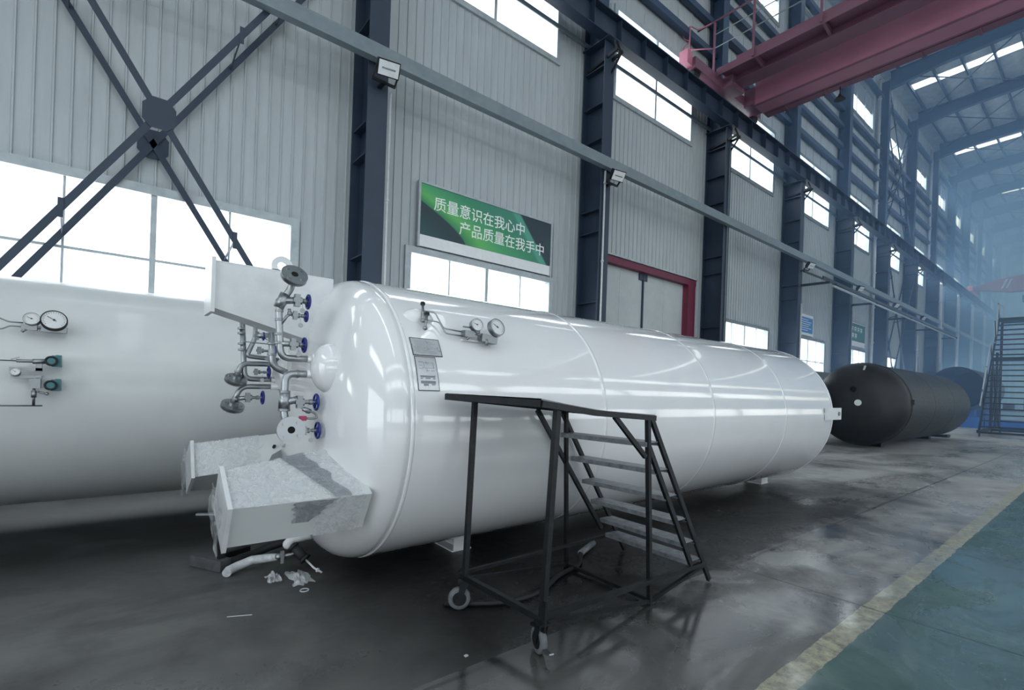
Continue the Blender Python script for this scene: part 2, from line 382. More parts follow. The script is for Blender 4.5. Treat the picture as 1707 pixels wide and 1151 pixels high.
def sheet(mb, x0, x1, z0, z1, y, s=-1, pitch=0.2):
    """vertical ribbed sheet; s = side the ribs stand out to"""
    if x1 - x0 < 0.02: return
    xs = [(x0, 0)]
    k = math.ceil(x0 / pitch)
    while k * pitch < x1 - 0.05:
        a = k * pitch
        if a - 0.02 > x0: xs += [(a - 0.018, 0), (a - 0.01, 0.022), (a + 0.01, 0.022), (a + 0.018, 0)]
        k += 1
    xs.append((x1, 0)); n = len(xs); vv = []
    for (x, d) in xs: vv += [(x, y + s * d, z0), (x, y + s * d, z1)]
    mb.add(vv, [(2*i, 2*i+2, 2*i+3, 2*i+1) if s < 0 else (2*i, 2*i+1, 2*i+3, 2*i+2) for i in range(n-1)])
def win_spans(n, kind):
    return c(n) + 1.1, c(n) + 5.27
wl = MB(); upper = MB()
for n in range(-2, NCOL + 1):
    a, b_ = max(c(n), XB), min(c(n + 1), XE)
    if b_ <= a: continue
    w0, w1 = max(win_spans(n, 0)[0], a), min(win_spans(n, 0)[1], b_)
    if w1 <= w0: w0 = w1 = a
    if n == 2:
        sheet(wl, a, 10.75, 0, 5.62, YW); sheet(wl, 15.9, b_, 0, 5.62, YW); sheet(wl, a, b_, 5.62, 10.32, YW)
    elif n in LOWWIN or n < 0:
        sheet(wl, a, b_, 0, 1.25, YW); sheet(wl, a, w0, 1.25, 4.5, YW); sheet(wl, w1, b_, 1.25, 4.5, YW); sheet(wl, a, b_, 4.5, 10.32, YW)
    else: sheet(wl, a, b_, 0, 10.32, YW)
    sheet(wl, a, w0, 10.32, 12.98, YW); sheet(wl, w1, b_, 10.32, 12.98, YW)
    sheet(wl, a, b_, 12.98, 17.65, YW, pitch=0.9); sheet(wl, a, w0, 17.65, 19.7, YW, pitch=0.9); sheet(wl, w1, b_, 17.65, 19.7, YW, pitch=0.9)
    sheet(wl, a, b_, 19.7, 22.2, YW, pitch=0.9)
    wl.box(a, b_, YW + 0.03, YW + 0.1, 5.75 if n == 2 else 4.6, 10.2); wl.box(a, b_, YW + 0.03, YW + 0.1, 13.05, 17.6)
struct(wl, 'wall_left', M['wall'])

wi = 0
def window(x0, x1, z0, z1, nx, nz, y=YW, s=-1, thick=0.05, frosted=0.0):
    """frame with mullions and one pane"""
    global wi
    wi += 1
    f = MB(); e = 0.07; d0, d1 = sorted((y + s*0.06, y - s*0.12))
    f.box(x0-e, x1+e, d0, d1, z1-e, z1+e); f.box(x0-e, x1+e, d0, d1, z0-e, z0+e)
    f.box(x0-e, x0+e, d0, d1, z0+e, z1-e); f.box(x1-e, x1+e, d0, d1, z0+e, z1-e)
    o = struct(f, 'window_%d' % wi, M['frame'])
    g = MB()
    for i in range(1, nx):
        x = x0 + (x1-x0)*i/nx; ww = thick*1.6 if (nx % 2 == 0 and i == nx//2) else thick*0.6
        g.box(x-ww/2, x+ww/2, y-0.03, y+0.03, z0+e, z1-e)
    for j in range(1, nz):
        z = z0 + (z1-z0)*j/nz; g.box(x0+e, x1-e, y-0.02, y+0.02, z-0.02, z+0.02)
    if g.v: g.build('mullion', M['frame'], o)
    p = MB(); ztop = z1 - frosted
    p.box(x0, x1, y+0.035, y+0.041, z0, ztop); p.build('pane', M['glass'], o)
    if frosted:
        p = MB(); p.box(x0, x1, y+0.035, y+0.05, ztop, z1); p.build('frosted_pane', M['frosted'], o)
    return o
for n in range(-1, NCOL):
    a, b_ = win_spans(n, 0)
    if n in LOWWIN or n < 0: window(a, b_, 1.25, 4.5, 4, 3)
for n in range(-1, NCOL):
    a, b_ = win_spans(n, 0)
    window(a, b_, 10.32, 12.98, 2, 1)
for n in range(-1, NCOL):
    a, b_ = win_spans(n, 0)
    window(a, b_, 17.65, 19.7, 3, 1, frosted=1.02)

# door in the bay behind the white tank
dr = MB()
for k in range(4):
    x0 = 10.8 + k*1.16; dr.box(x0 + (0.012 if k != 2 else 0.03), x0 + 1.148, YW + 0.12, YW + 0.18, 0.02, 5.45)
door = struct(dr, 'door_1', M['wall_plain'])
m = MB(); m.box(10.7, 15.95, YW - 0.08, YW + 0.2, 5.42, 5.62); m.box(15.46, 15.92, YW - 0.08, YW + 0.2, 0, 5.42); m.box(10.7, 10.85, YW - 0.08, YW + 0.2, 0, 5.42)
m.build('door_frame', M['red'], door)
m = MB(); m.box(13.08, 13.14, YW + 0.07, YW + 0.12, 0.02, 5.4); m.box(12.9, 13.32, YW + 0.08, YW + 0.12, 5.2, 5.42); m.build('door_post', M['navy'], door)
m = MB(); m.box(10.6, 16.0, YW - 0.12, YW - 0.02, 5.64, 5.70); m.build('door_drip', M['frame'], door)
dr = MB(); dr.box(c(7)+1.6, c(7)+4.6, YW-0.05, YW+0.02, 0, 5.0); struct(dr, 'door_2', M['red'])

# roof: sheets between the daylight strips
rf = MB()
def roof_piece(x0, x1):
    for (y0, y1) in ((YW + 0.1, -2.7), (-2.7, YR - 0.1)):
        z0, z1 = ROOF(y0), ROOF(y1)
        rf.add([(x0, y0, z0), (x1, y0, z0), (x1, y1, z1), (x0, y1, z1)], [(0, 1, 2, 3)])
        rf.add([(x0, y0, z0+.08), (x1, y0, z0+.08), (x1, y1, z1+.08), (x0, y1, z1+.08)], [(3, 2, 1, 0)])
xprev = XB; strips = []
for n in range(0, 16, 2):
    xm = c(n) + BAY/2
    roof_piece(xprev, xm - 0.45); xprev = xm + 0.45; strips.append(xm)
roof_piece(xprev, XE)
for xm in strips:
    for (y0, y1) in ((YW + 0.1, 8.75), (YR + 0.9, YR - 0.1)):
        rf.add([(xm-0.45, y0, ROOF(y0)), (xm+0.45, y0, ROOF(y0)), (xm+0.45, y1, ROOF(y1)), (xm-0.45, y1, ROOF(y1))], [(0, 1, 2, 3)])
struct(rf, 'ceiling', M['foil'])
for k, xm in enumerate(strips):
    wi += 1
    p = MB()
    for (y0, y1) in ((8.75, -2.7), (-2.7, YR + 0.9)):
        p.add([(xm-0.45, y0, ROOF(y0)+.02), (xm+0.45, y0, ROOF(y0)+.02), (xm+0.45, y1, ROOF(y1)+.02), (xm-0.45, y1, ROOF(y1)+.02)], [(0, 1, 2, 3)])
    o = struct(p, 'window_%d' % wi, M['glass'])

# right, rear and end walls (with their openings)
wr = MB()
wr.box(XB, XE, YR - 0.1, YR, 0, 1.25); wr.box(XB, XE, YR - 0.1, YR, 4.5, 10.32); wr.box(XB, XE, YR - 0.1, YR, 12.98, 17.65); wr.box(XB, XE, YR - 0.1, YR, 19.7, 22.2)
for n in range(-2, 16):
    if n % 2: wr.box(max(XB, c(n) + 0.2), c(n) + 1.4, YR - 0.1, YR, 1.25, 4.5); wr.box(max(XB, c(n) + 0.2), c(n) + 1.4, YR - 0.1, YR, 10.32, 12.98); wr.box(max(XB, c(n)+.2), c(n) + 1.4, YR - 0.1, YR, 17.65, 19.7)
struct(wr, 'wall_right', M['wall_plain'])
wb = MB(); wb.box(XB - 0.1, XB, YR, -10, 0, 22.2); wb.box(XB - 0.1, XB, 2, YW, 0, 22.2); wb.box(XB - 0.1, XB, -10, 2, 6, 12.5); wb.box(XB-0.1, XB, -10, 2, 16.5, 22.2)
struct(wb, 'wall_back', M['wall_plain'])
we = MB()
we.box(XE, XE + 0.1, YR, -10, 0, 22.2); we.box(XE, XE + 0.1, 4, YW, 0, 22.2); we.box(XE, XE + 0.1, -10, 4, 15, 22.2); we.box(XE, XE + 0.1, -10, 4, 0, 5)
struct(we, 'wall_end', M['wall_plain'])

# ================================================================== STEEL FRAME
ORD = ['leftmost', 'second', 'third', 'fourth', 'fifth', 'sixth', 'seventh', 'eighth', 'ninth', 'tenth', 'eleventh', 'twelfth', 'thirteenth', 'fourteenth', 'fifteenth', 'sixteenth']
def column(n):
    x = c(n); where = {1: 'standing behind the round end of the white tank', 2: 'between the green slogan banner and the crimson framed door',
                       3: 'just right of the crimson framed door', 4: 'just left of the blue notice', 5: 'between the blue notice and the teal notice'}
    lab = 'dark navy steel H-column, ' + (where[n] if n in where else '%s from the left along the windowed wall' % ORD[n-1])
    t = thing('steel_column', lab, 'column', (x, 9.2, 0), 'navy columns along the windowed wall')
    m = MB(); m.box(x-.195, x+.195, 8.8, 8.825, 0.02, 11.0); m.build('front_flange', M['navy'], t)
    m = MB(); m.box(x-.012, x+.012, 8.825, 9.53, 0.02, 11.0); m.build('web', M['navy'], t)
    m = MB(); m.box(x-.195, x+.195, 9.53, 9.555, 0.02, 21.2); m.build('rear_flange', M['navy'], t)
    m = MB()
    for z in (1.9, 4.0, 5.9, 6.5, 8.4, 9.35, 10.35):
        m.box(x-.17, x-.013, 8.83, 9.525, z-.012, z+.012); m.box(x+.013, x+.17, 8.83, 9.525, z-.012, z+.012)
    m.build('stiffener', M['navy'], t)
    m = MB(); m.box(x-.26, x+.26, 8.6, 9.56, 10.985, 11.015); m.build('cap_plate', M['navy'], t)
    m = MB(); m.box(x-.195, x+.195, 9.05, 9.075, 11.02, 21.0); m.box(x-.012, x+.012, 9.075, 9.53, 11.02, 21.0); m.build('upper_shaft', M['navy_light'], t)
    m = MB(); m.box(x-.35, x+.35, 8.7, 9.58, 0, 0.02); m.build('base_plate', M['navy'], t)
    m = MB()   # small walkway bracket under the crane beam
    m.bar((x+.1, 9.5, 10.45), (x+.1, 8.45, 10.62), .05, .08); m.bar((x+.1, 8.5, 10.6), (x+.1, 8.65, 10.98), .04, .05); m.bar((x+.1, 8.9, 10.1), (x+.1, 8.5, 10.6), .04, .05)
    m.bar((x-.1, 9.5, 10.45), (x-.1, 8.45, 10.62), .05, .08)
    m.build('bracket', M['black_steel'], t)
    return t
for n in range(1, NCOL): column(n)

# crane runway beams
def runway():
    t = thing('crane_runway_beam', 'long dark blue crane runway beam with a row of web stiffeners under its rail', 'beam', (45, 8.8, 11.02))
    x0, x1 = -9.5, XE - 0.3
    m = MB(); m.box(x0, x1, 8.79, 8.81, 11.04, 11.63); m.build('web', M['navy'], t)
    m = MB(); m.box(x0, x1, 8.6, 9.0, 11.63, 11.66); m.build('top_flange', M['navy'], t)
    m = MB(); m.box(x0, x1, 8.65, 8.95, 11.02, 11.045); m.build('bottom_flange', M['navy'], t)
    m = MB(); m.box(x0, x1, 8.77, 8.83, 11.66, 11.78); m.build('crane_rail', M['black_steel'], t)
    m = MB(); x = x0 + 0.5
    while x < x1: m.box(x-.008, x+.008, 8.62, 8.98, 11.045, 11.63); x += 1.075
    m.build('stiffener', M['navy'], t)
runway()

# channel rail running in front of the columns
t = thing('wall_rail', 'grey green steel channel rail running in front of all the columns', 'rail', (40, 8.7, 7.55))
m = MB(); m.box(-12, XE-1, 8.60, 8.63, 7.53, 7.80); m.box(-12, XE-1, 8.63, 8.76, 7.53, 7.55); m.box(-12, XE-1, 8.63, 8.76, 7.78, 7.80); m.build('channel', M['rail'], t)
for n in range(0, NCOL): m = MB(); m.box(c(n)-.06, c(n)+.06, 8.632, 8.8, 7.56, 7.77); m.build('clip', M['rail'], t)

# wall girts behind the crane beam
for k, (z, y0, h) in enumerate(((13.7, 9.33, .2), (14.8, 9.33, .2), (15.85, 9.33, .2), (16.75, 9.33, .2), (19.95, 9.33, .2), (11.15, 9.5, .10), (11.85, 9.5, .06))):
    lab = ['lowest of the dark blue wall girts above the crane beam', 'second dark blue wall girt above the crane beam', 'third dark blue wall girt above the crane beam',
           'dark blue wall girt just under the upper windows', 'dark blue wall girt over the upper windows', 'thin dark bar crossing the lower part of the middle windows', 'thin dark bar crossing the upper part of the middle windows'][k]
    m = MB(); m.box(-9.5, XE-.2, y0, 9.525, z, z+.02); m.box(-9.5, XE-.2, y0, y0+.02, z+.02, z+h); m.box(-9.5, XE-.2, y0, 9.525, z+h, z+h+.02)
    tag(m.build('wall_girt', M['navy_light' if k < 5 else 'rail']), lab, 'girt')

# rafters, purlins, struts
for n in range(1, NCOL):
    x = c(n)
    t = thing('roof_rafter', 'dark blue steel roof rafter carried by the %s column from the left' % ('first' if n == 1 else ORD[n-1]), 'rafter', (x, 9.0, 20.7), 'dark blue roof rafters')
    m = MB()
    top = lambda y: ROOF(y) - 0.22
    ys = [9.05, 6.8, -2.7, -12.4, YR + .1]; dep = [1.0, 0.72, 0.6, 0.72, 1.0]
    for i in range(4):
        a, b_ = ys[i], ys[i+1]
        m.hexa([(x-.012, a, top(a)-dep[i]), (x+.012, a, top(a)-dep[i]), (x+.012, b_, top(b_)-dep[i+1]), (x-.012, b_, top(b_)-dep[i+1]),
                (x-.012, a, top(a)-.02), (x+.012, a, top(a)-.02), (x+.012, b_, top(b_)-.02), (x-.012, b_, top(b_)-.02)])
    m.build('web', M['navy_light'], t)
    m = MB()
    for i in range(4):
        a, b_ = ys[i], ys[i+1]
        m.bar((x, a, top(a)-dep[i]), (x, b_, top(b_)-dep[i+1]), .3, .03); m.bar((x, a, top(a)-.01), (x, b_, top(b_)-.01), .3, .03)
    m.build('flanges', M['navy_light'], t)
for i in range(9):
    y = 8.7 - 1.28*i
    m = MB(); z = ROOF(y); m.box(-9, XE-.2, y-.045, y+.045, z-.24, z-.01)
    tag(m.build('roof_purlin', M['navy_light']), ['first purlin from the windowed wall, running the length of the roof', 'second purlin from the windowed wall, running the length of the roof', 'third purlin from the windowed wall under the foil roof',
        'fourth purlin from the windowed wall under the foil roof', 'fifth purlin from the windowed wall under the foil roof', 'sixth purlin from the windowed wall under the foil roof', 'seventh purlin from the windowed wall under the foil roof',
        'eighth purlin from the windowed wall under the foil roof', 'ninth purlin from the windowed wall under the foil roof'][i], 'purlin', 'roof purlins')
for n in range(6, 14):
    x0, x1 = c(n)+.15, c(n+1)-.15
    t = thing('roof_bracing', 'thin crossed rods under the foil roof in the bay after the %s column' % ORD[n-1], 'bracing', (x0, 6, 21), 'crossed rods under the roof')
    for (ya, yb) in ((8.6, 3.6), (3.6, -1.4)):
        for (p, q) in ((ya, yb), (yb, ya)):
            m = MB(); m.cyl((x0, p, 21.1), (x1, q, 21.1+.0), .035, 6); m.build('rod', M['navy_light'], t)
    m = MB(); m.cyl((x0, 3.6, 21.05), (x1, 3.6, 21.05), .05, 8); m.build('strut', M['navy_light'], t)

# cross bracing between two columns
def cross(n, z0, z1, yA, yB, label, mid=True):
    xa, xb = c(n)+.2, c(n+1)-.2
    t = thing('cross_brace', label, 'brace', ((xa+xb)/2, (yA+yB)/2, z0))
    zc = (z0+z1)/2; xc = (xa+xb)/2; w = 0.09
    for (p, q) in (((xa, z0), (xb, z1)), ((xb, z0), (xa, z1))):
        m = MB()
        for y, dx, dz in ((yA, -.05, 0), (yB, -.08, -.17)):
            m.bar((p[0]+dx, y, p[1]+dz), (q[0]+dx, y, q[1]+dz), 0.015, w, (0, 0, 1)); m.bar((p[0]+dx, y+.03, p[1]+dz), (q[0]+dx, y+.03, q[1]+dz), 0.05, 0.012)
        m.build('diagonal', M['navy'], t)
        N = 9
        for i in range(1, N):
            if i in (4, 5): continue
            u = i/N; x = p[0]+(q[0]-p[0])*u; z = p[1]+(q[1]-p[1])*u; m = MB()
            m.bar((x-.05, yA+.01, z), (x-.08, yB-.01, z-.17), .05, .012, (q[0]-p[0], 0, q[1]-p[1])); m.box(x-.08, x-.02, yA-.02, yA-.008, z-.13, z+.13)
            m.build('lacing', M['navy'], t)
    for y, xc, zc in ((yA-.02, xc-.05, zc), (yB+.02, xc-.08, zc-.17)):
        m = MB(); m.extrude([(xc-.2, y, zc-.12), (xc-.2, y, zc+.1), (xc-.08, y, zc+.22), (xc+.1, y, zc+.22), (xc+.2, y, zc+.1), (xc+.2, y, zc-.12), (xc+.1, y, zc-.22), (xc-.1, y, zc-.22)], (0, .015, 0))
        m.build('gusset', M['navy'], t)
    return t
cross(0, 0.55, 10.2, 8.76, 9.5, 'large dark laced cross brace in front of the leftmost windows')
cross(6, 0.55, 10.2, 8.86, 9.45, 'dark laced cross brace far along the wall behind the black tank')
cross(6, 12.3, 20.6, 9.1, 9.4, 'dark cross brace above the crane beam in the distant bay')

# flood lamps on the columns
def lamp(n, label):
    x = c(n) + .02
    t = thing('flood_lamp', label, 'lamp', (x, 8.5, 7.15), 'flood lamps under the channel rail')
    R_ = Matrix.Rotation(radians(-12), 3, 'Z') @ Matrix.Rotation(radians(35), 3, 'X'); cen = Vector((x, 8.42, 7.3))
    m = MB(); m.obox(cen, (.40, .11, .27), R_); m.obox(cen + R_ @ Vector((0, .09, 0)), (.26, .09, .18), R_); m.build('housing', M['black_steel'], t)
    m = MB(); m.obox(cen + R_ @ Vector((0, -.062, 0)), (.36, .012, .23), R_); m.build('glass', M['dialwhite'], t)  # white plate; the bright reflection on the glass is put into its colour
    m = MB(); m.cyl(cen + R_ @ Vector((-.12, -.072, 0)), cen + R_ @ Vector((.12, -.072, 0)), .012, 8); m.build('tube', M['ink_grey'], t)
    m = MB(); m.bar((x-.215, 8.42, 7.3), (x-.215, 8.6, 7.13), .02, .04); m.bar((x+.215, 8.42, 7.3), (x+.215, 8.6, 7.13), .02, .04); m.box(x-.225, x+.225, 8.58, 8.62, 7.11, 7.15); m.box(x-.04, x+.04, 8.6, 8.8, 7.11, 7.15)
    m.build('bracket', M['black_steel'], t)
for n, s_ in ((1, 'square flood lamp above the round end of the white tank, nearest of all the lamps'), (2, 'square flood lamp on the column right of the green banner'),
              (4, 'small flood lamp on the column left of the blue notice'), (5, 'small flood lamp on the column right of the blue notice'),
              (6, 'small flood lamp at the near end of the distant cross brace'), (7, 'small flood lamp beyond the distant cross brace')):
    lamp(n, s_)
# conduits and downpipes
def pipe(x, y, z0, z1, r, label, m_='conduit', clips=True):
    if 8.6 < y < 8.81: y = 8.8 - 1.55*r
    m = MB(); m.cyl((x, y, z0), (x, y, z1), r, 10)
    if clips:
        z = z0 + 0.8
        while z < z1: m.cyl((x, y, z), (x, y, z+.05), r*1.5, 10); z += 2.1
    tag(m.build('conduit', M[m_]), label, 'pipe', 'white pipes down the columns')
pipe(3.90, 8.78, 0.05, 7.1, .02, 'thin white conduit dropping from the nearest flood lamp')
pipe(10.03, 8.775, 0.05, 7.5, .028, 'white conduit down the column right of the green banner')
pipe(c(2)+.24, 8.9, 7.9, 10.9, .022, 'thin pale conduit above the rail on the column right of the banner', 'frame')
pipe(c(3)+.02, 8.775, 0.05, 10.4, .02, 'thin grey conduit down the column right of the crimson door frame', 'rail')
pipe(c(4)+.05, 8.77, 0.05, 5.7, .035, 'bright white conduit on the column left of the blue notice')
pipe(c(5)+.05, 8.77, 0.05, 6.2, .03, 'grey conduit on the column right of the blue notice', 'rail')
pipe(c(6)-.55, 9.43, 0.05, 20.9, .085, 'tall pale downpipe just before the distant cross brace')
pipe(c(7)+.1, 8.75, 0.05, 6.2, .05, 'pale pipe down the seventh column from the left')
pipe(c(8)-.2, 8.7, 0.05, 10.6, .10, 'pale pipe down the eighth column from the left')
for n in (9, 10, 11, 12, 13, 14):
    pipe(c(n)-.1, 8.7, 0.05, 10.6, .09, 'pale pipe down the %s column from the left in the haze' % ORD[n-1])
for n in (8, 11, 14): pipe(c(n)-.55, 9.4, 12, 20.9, .09, 'pale upper downpipe beside the %s column from the left' % ORD[n-1])

# service pipe rack on brackets, bays 4-7
t = thing('pipe_rack', 'dark service rails on brackets projecting from the fourth to eighth columns', 'rail', (34, 8.0, 6.4))
m = MB(); m.box(22.9, c(8)-.1, 7.86, 7.90, 6.62, 6.74); m.build('upper_rail', M['black_steel'], t)
m = MB(); m.box(23.9, c(8)-.1, 7.68, 7.86, 6.5, 6.56); m.build('lower_rail', M['navy'], t)
m = MB(); m.tube([(23.6, 7.74, 6.42), (c(8)-.1, 7.74, 6.42)], .045, 8); m.build('pipe', M['frame'], t)
for n in range(4, 9):
    m = MB(); m.bar((c(n)+.1, 8.8, 6.5), (c(n)+.1, 7.68, 6.48), .08, .1); m.build('bracket', M['black_steel'], t)
m = MB(); m.bar((c(4)+.1, 8.72, 7.12), (c(5), 8.0, 6.78), .05, .07); m.build('tie_bar', M['black_steel'], t)

# ================================================================== SIGNS
t = thing('slogan_banner', 'green banner with two lines of white Chinese characters above the window', 'banner', (4.98, 9.5, 4.85))
m = MB(); m.box(4.98, 8.81, 9.5, 9.52, 4.85, 5.95); m.build('print', M['banner'], t)
m = MB(); m.box(4.98, 8.81, 9.5, 9.52, 4.60, 4.849); m.build('lower_strip', M['white_part'], t)
m = MB(); m.box(4.93, 4.98, 9.48, 9.56, 4.58, 6.0); m.box(8.81, 8.86, 9.48, 9.56, 4.58, 6.0); m.box(4.98, 8.81, 9.48, 9.56, 5.95, 6.0); m.box(4.98, 8.81, 9.522, 9.56, 4.6, 5.95); m.build('frame', M['frame'], t)
text('质量意识在我心中', 0.33, (5.30, 9.497, 5.47), M['ink_white'], t, .002, 'lettering', bold=0.0015)
text('产品质量在我手中', 0.33, (5.97, 9.497, 5.09), M['ink_white'], t, .002, 'lettering', bold=0.0015)
t = thing('blue_notice', 'blue notice board with faint white lines above a window', 'sign', (24.4, 9.5, 4.66))
m = MB(); m.box(24.3, 26.5, 9.5, 9.52, 4.75, 5.48); m.build('print', M['banner_blue'], t)
m = MB(); m.box(24.2, 26.6, 9.521, 9.55, 4.62, 5.62); m.build('frame', M['white_part'], t)
m = MB()
for i, (a, b_) in enumerate(((.5, 1.6), (.2, 2.0), (.4, 1.9), (.2, 1.7), (.3, 2.0), (.7, 1.6))):
    z = 5.36 - i*.1; m.box(24.3+a, 24.3+b_, 9.494, 9.5, z-.012, z+.012)
m.build('text_lines', M['ink_white'], t)
t = thing('teal_notice', 'dark teal notice board with blurred white characters above a far window', 'sign', (31.0, 9.5, 4.7))
m = MB(); m.box(30.6, 34.35, 9.5, 9.52, 4.95, 5.93); m.build('print', M['banner_teal'], t)
m = MB(); m.box(30.5, 34.45, 9.521, 9.55, 4.66, 5.98); m.build('frame', M['white_part'], t)
m = MB()
for (x, z) in ((32.0, 5.5), (32.5, 5.5), (33.0, 5.5), (33.5, 5.5), (32.1, 5.12), (32.6, 5.12)):
    m.box(x, x+.32, 9.494, 9.5, z+.2, z+.24); m.box(x+.03, x+.08, 9.494, 9.5, z, z+.2); m.box(x+.24, x+.29, 9.494, 9.5, z, z+.2); m.box(x+.08, x+.24, 9.494, 9.5, z+.08, z+.12)
m.build('characters', M['ink_white'], t)

# ================================================================== OVERHEAD CRANE
Wz = 12.35
t = thing('overhead_crane', 'maroon overhead travelling crane with a railed walkway, spanning the hall', 'crane', (16.6, 8.8, 11.78))
YE = YR + 0.6
m = MB(); m.box(15.9, 16.35, YE, 8.3, 12.11, 13.0); m.build('near_girder', M['crane_red'], t)
m = MB(); m.box(17.3, 17.9, YE, 8.3, 11.84, 12.75)
m.build('far_girder', M['crane_lit'], t)
m = MB(); m.box(17.22, 17.3, YE, 8.3, 11.84, 11.87); m.box(17.9, 17.98, YE, 8.3, 11.84, 11.87); m.box(15.84, 15.9, YE, 8.3, 12.11, 12.14); m.box(16.35, 16.41, YE, 8.3, 12.11, 12.14); m.build('girder_lips', M['crane_red'], t)
m = MB(); m.box(15.22, 15.9, YE, 8.55, 12.33, 12.35); m.build('walkway_deck', M['crane_red'], t)
m = MB(); m.box(15.19, 15.22, YE, 8.6, 12.16, 12.40); m.build('walkway_edge', M['crane_red'], t)
y = 7.38
while y > YE: m = MB(); m.extrude([(15.22, y-.04, 12.32), (15.89, y-.04, 12.32), (15.89, y-.04, 12.14), (15.22, y-.04, 12.26)], (0, .08, 0)); m.build('walkway_bracket', M['crane_red'], t); y -= 1.9
for i, y in enumerate([8.68, 7.38] + [7.38 - 1.9*k for k in range(1, 8)]):
    m = MB(); m.box(15.13, 15.18, y-.03, y+.03, 12.2, 14.0); m.build('rail_post', M['crane_red2' if i < 0 else 'crane_red'], t)
m = MB(); m.cyl((15.15, YE, 14.02), (15.15, 9.3, 14.0), .03, 8); m.build('handrail', M['crane_red'], t)
for z in (13.1, 13.55): m = MB(); m.cyl((15.15, YE, z), (15.15, 8.7, z), .016, 6); m.build('mid_rail', M['rail'], t)
m = MB(); m.tube([(15.15, 8.68, 14.0), (15.1, 9.25, 14.0), (14.6, 9.25, 13.9), (14.6, 9.25, 12.6)], .02, 8, .12); m.tube([(15.15, 8.68, 13.1), (14.6, 9.25, 13.1)], .018, 8)
m.tube([(14.62, 9.25, 13.9), (14.62, 9.6-.1, 13.9), (14.62, 9.5, 13.6), (14.62, 9.25, 13.4)], .016, 8, .1); m.tube([(14.62, 9.25, 13.4), (14.62, 9.5, 13.3), (14.62, 9.5, 13.05), (14.62, 9.25, 12.9)], .016, 8, .1)
m.build('ladder_rail', M['crane_red2'], t)
m = MB(); m.box(14.0, 18.5, 8.64, 8.96, 11.98, 12.32); m.box(15.7, 16.5, 8.3, 8.64, 11.98, 12.6); m.box(17.2, 18.0, 8.3, 8.64, 11.9, 12.5); m.build('end_truck', M['crane_red'], t)
for x in (14.25, 18.25):
    m = MB(); m.cyl((x, 8.72, 11.96), (x, 8.88, 11.96), .18, 20); m.build('wheel', M['black_steel'], t)
m = MB(); m.box(13.72, 14.0, 8.75, 9.05, 12.05, 12.5); m.build('motor_cover', M['crane_red2'], t)
m = MB(); m.box(18.0, 18.04, YE, 8.3, 11.86, 12.06); m.box(18.04, 18.35, YE, 8.3, 11.84, 11.87)
m.build('cable_channel', M['crane_red'], t)
y = 7.6
while y > YE: m = MB(); m.box(17.98, 18.36, y-.03, y+.03, 11.80, 12.0); m.build('channel_bracket', M['crane_red'], t); y -= 1.25
# bell lamp hanging from the crane
m = MB(); m.cyl((18.2, 5.95, 11.6), (18.2, 5.95, 11.86), .015, 8); m.lathe([(0, .16), (.05, .13), (.14, .05), (.2, .03)], (18.2, 5.95, 11.42), (0, 0, 1), 20); m.build('bell_lamp', M['black_steel'], t)

t = thing('overhead_crane', 'faded orange overhead crane far down the hall in the haze', 'crane', (63, 8.8, 11.78))
m = MB(); m.extrude([(62, 8.6, 12.2), (62, 6.3, 11.75), (62, YE, 11.75), (62, YE, 13.2), (62, 5.5, 13.2), (62, 7.2, 12.95), (62, 8.6, 12.5)], (.7, 0, 0)); m.build('girder', M['orange'], t)
m = MB()
for y in (6.6, 6.9): m.extrude([(61.97, y, 12.1), (61.97, y-.14, 12.1), (61.97, y-.44, 12.9), (61.97, y-.3, 12.9)], (.02, 0, 0))
m.build('painted_stripe', M['ink_white'], t)
m = MB(); m.box(60.8, 63.9, 8.6, 9.0, 11.95, 12.4); m.build('end_truck', M['orange'], t)
m = MB(); m.box(60.5, 62, 3.4, 5.4, 10.6, 11.1); m.box(60.7, 61.8, 3.7, 5.0, 11.1, 11.74); m.build('hoist_trolley', M['navy'], t)

# ================================================================== TANKS
def head_prof(x0, R, D, s, n=18, p=2.45):
    """ellipsoidal end: list of (x, r) from the rim to the pole"""
    out = []
    for i in range(n + 1):
        a = pi/2 * i/n; out.append((x0 + s*D*(sin(a)**(2/p)), R*(max(0, cos(a))**(2/p)) if i < n else 0.0))
    return out
def tank_shell(x0, x1, R, D, yc, zc, seams, m_, t, n=96, D2=None):
    prof = [(x, r) for (x, r) in reversed(head_prof(x0, R, D, -1))]
    m = MB(); m.lathe(prof, (0, yc, zc), (1, 0, 0), n); m.build('end_dome', m_, t)
    xs = [x0] + [v for v in seams] + [x1]; prof = [(x0, R+.001), (x0+.03, R+.001)]
    for v in seams: prof += [(v-.3, R+.001), (v-.03, R+.001), (v-.016, R+.001), (v-.007, R+.0065), (v+.007, R+.0065), (v+.016, R+.001), (v+.03, R+.001), (v+.3, R+.001)]
    prof += [(x1-.03, R+.001), (x1, R+.001)]
    m = MB(); m.lathe(prof, (0, yc, zc), (1, 0, 0), n); o = m.build('shell', m_, t)
    m = MB(); m.lathe(head_prof(x1, R, D2 or D, 1), (0, yc, zc), (1, 0, 0), n); m.build('end_dome', m_, t)
    return o
def P3(t, yc, zc, r, deg):   # helper on a tank circle
    return (yc + r*cos(radians(deg)), zc + r*sin(radians(deg)))

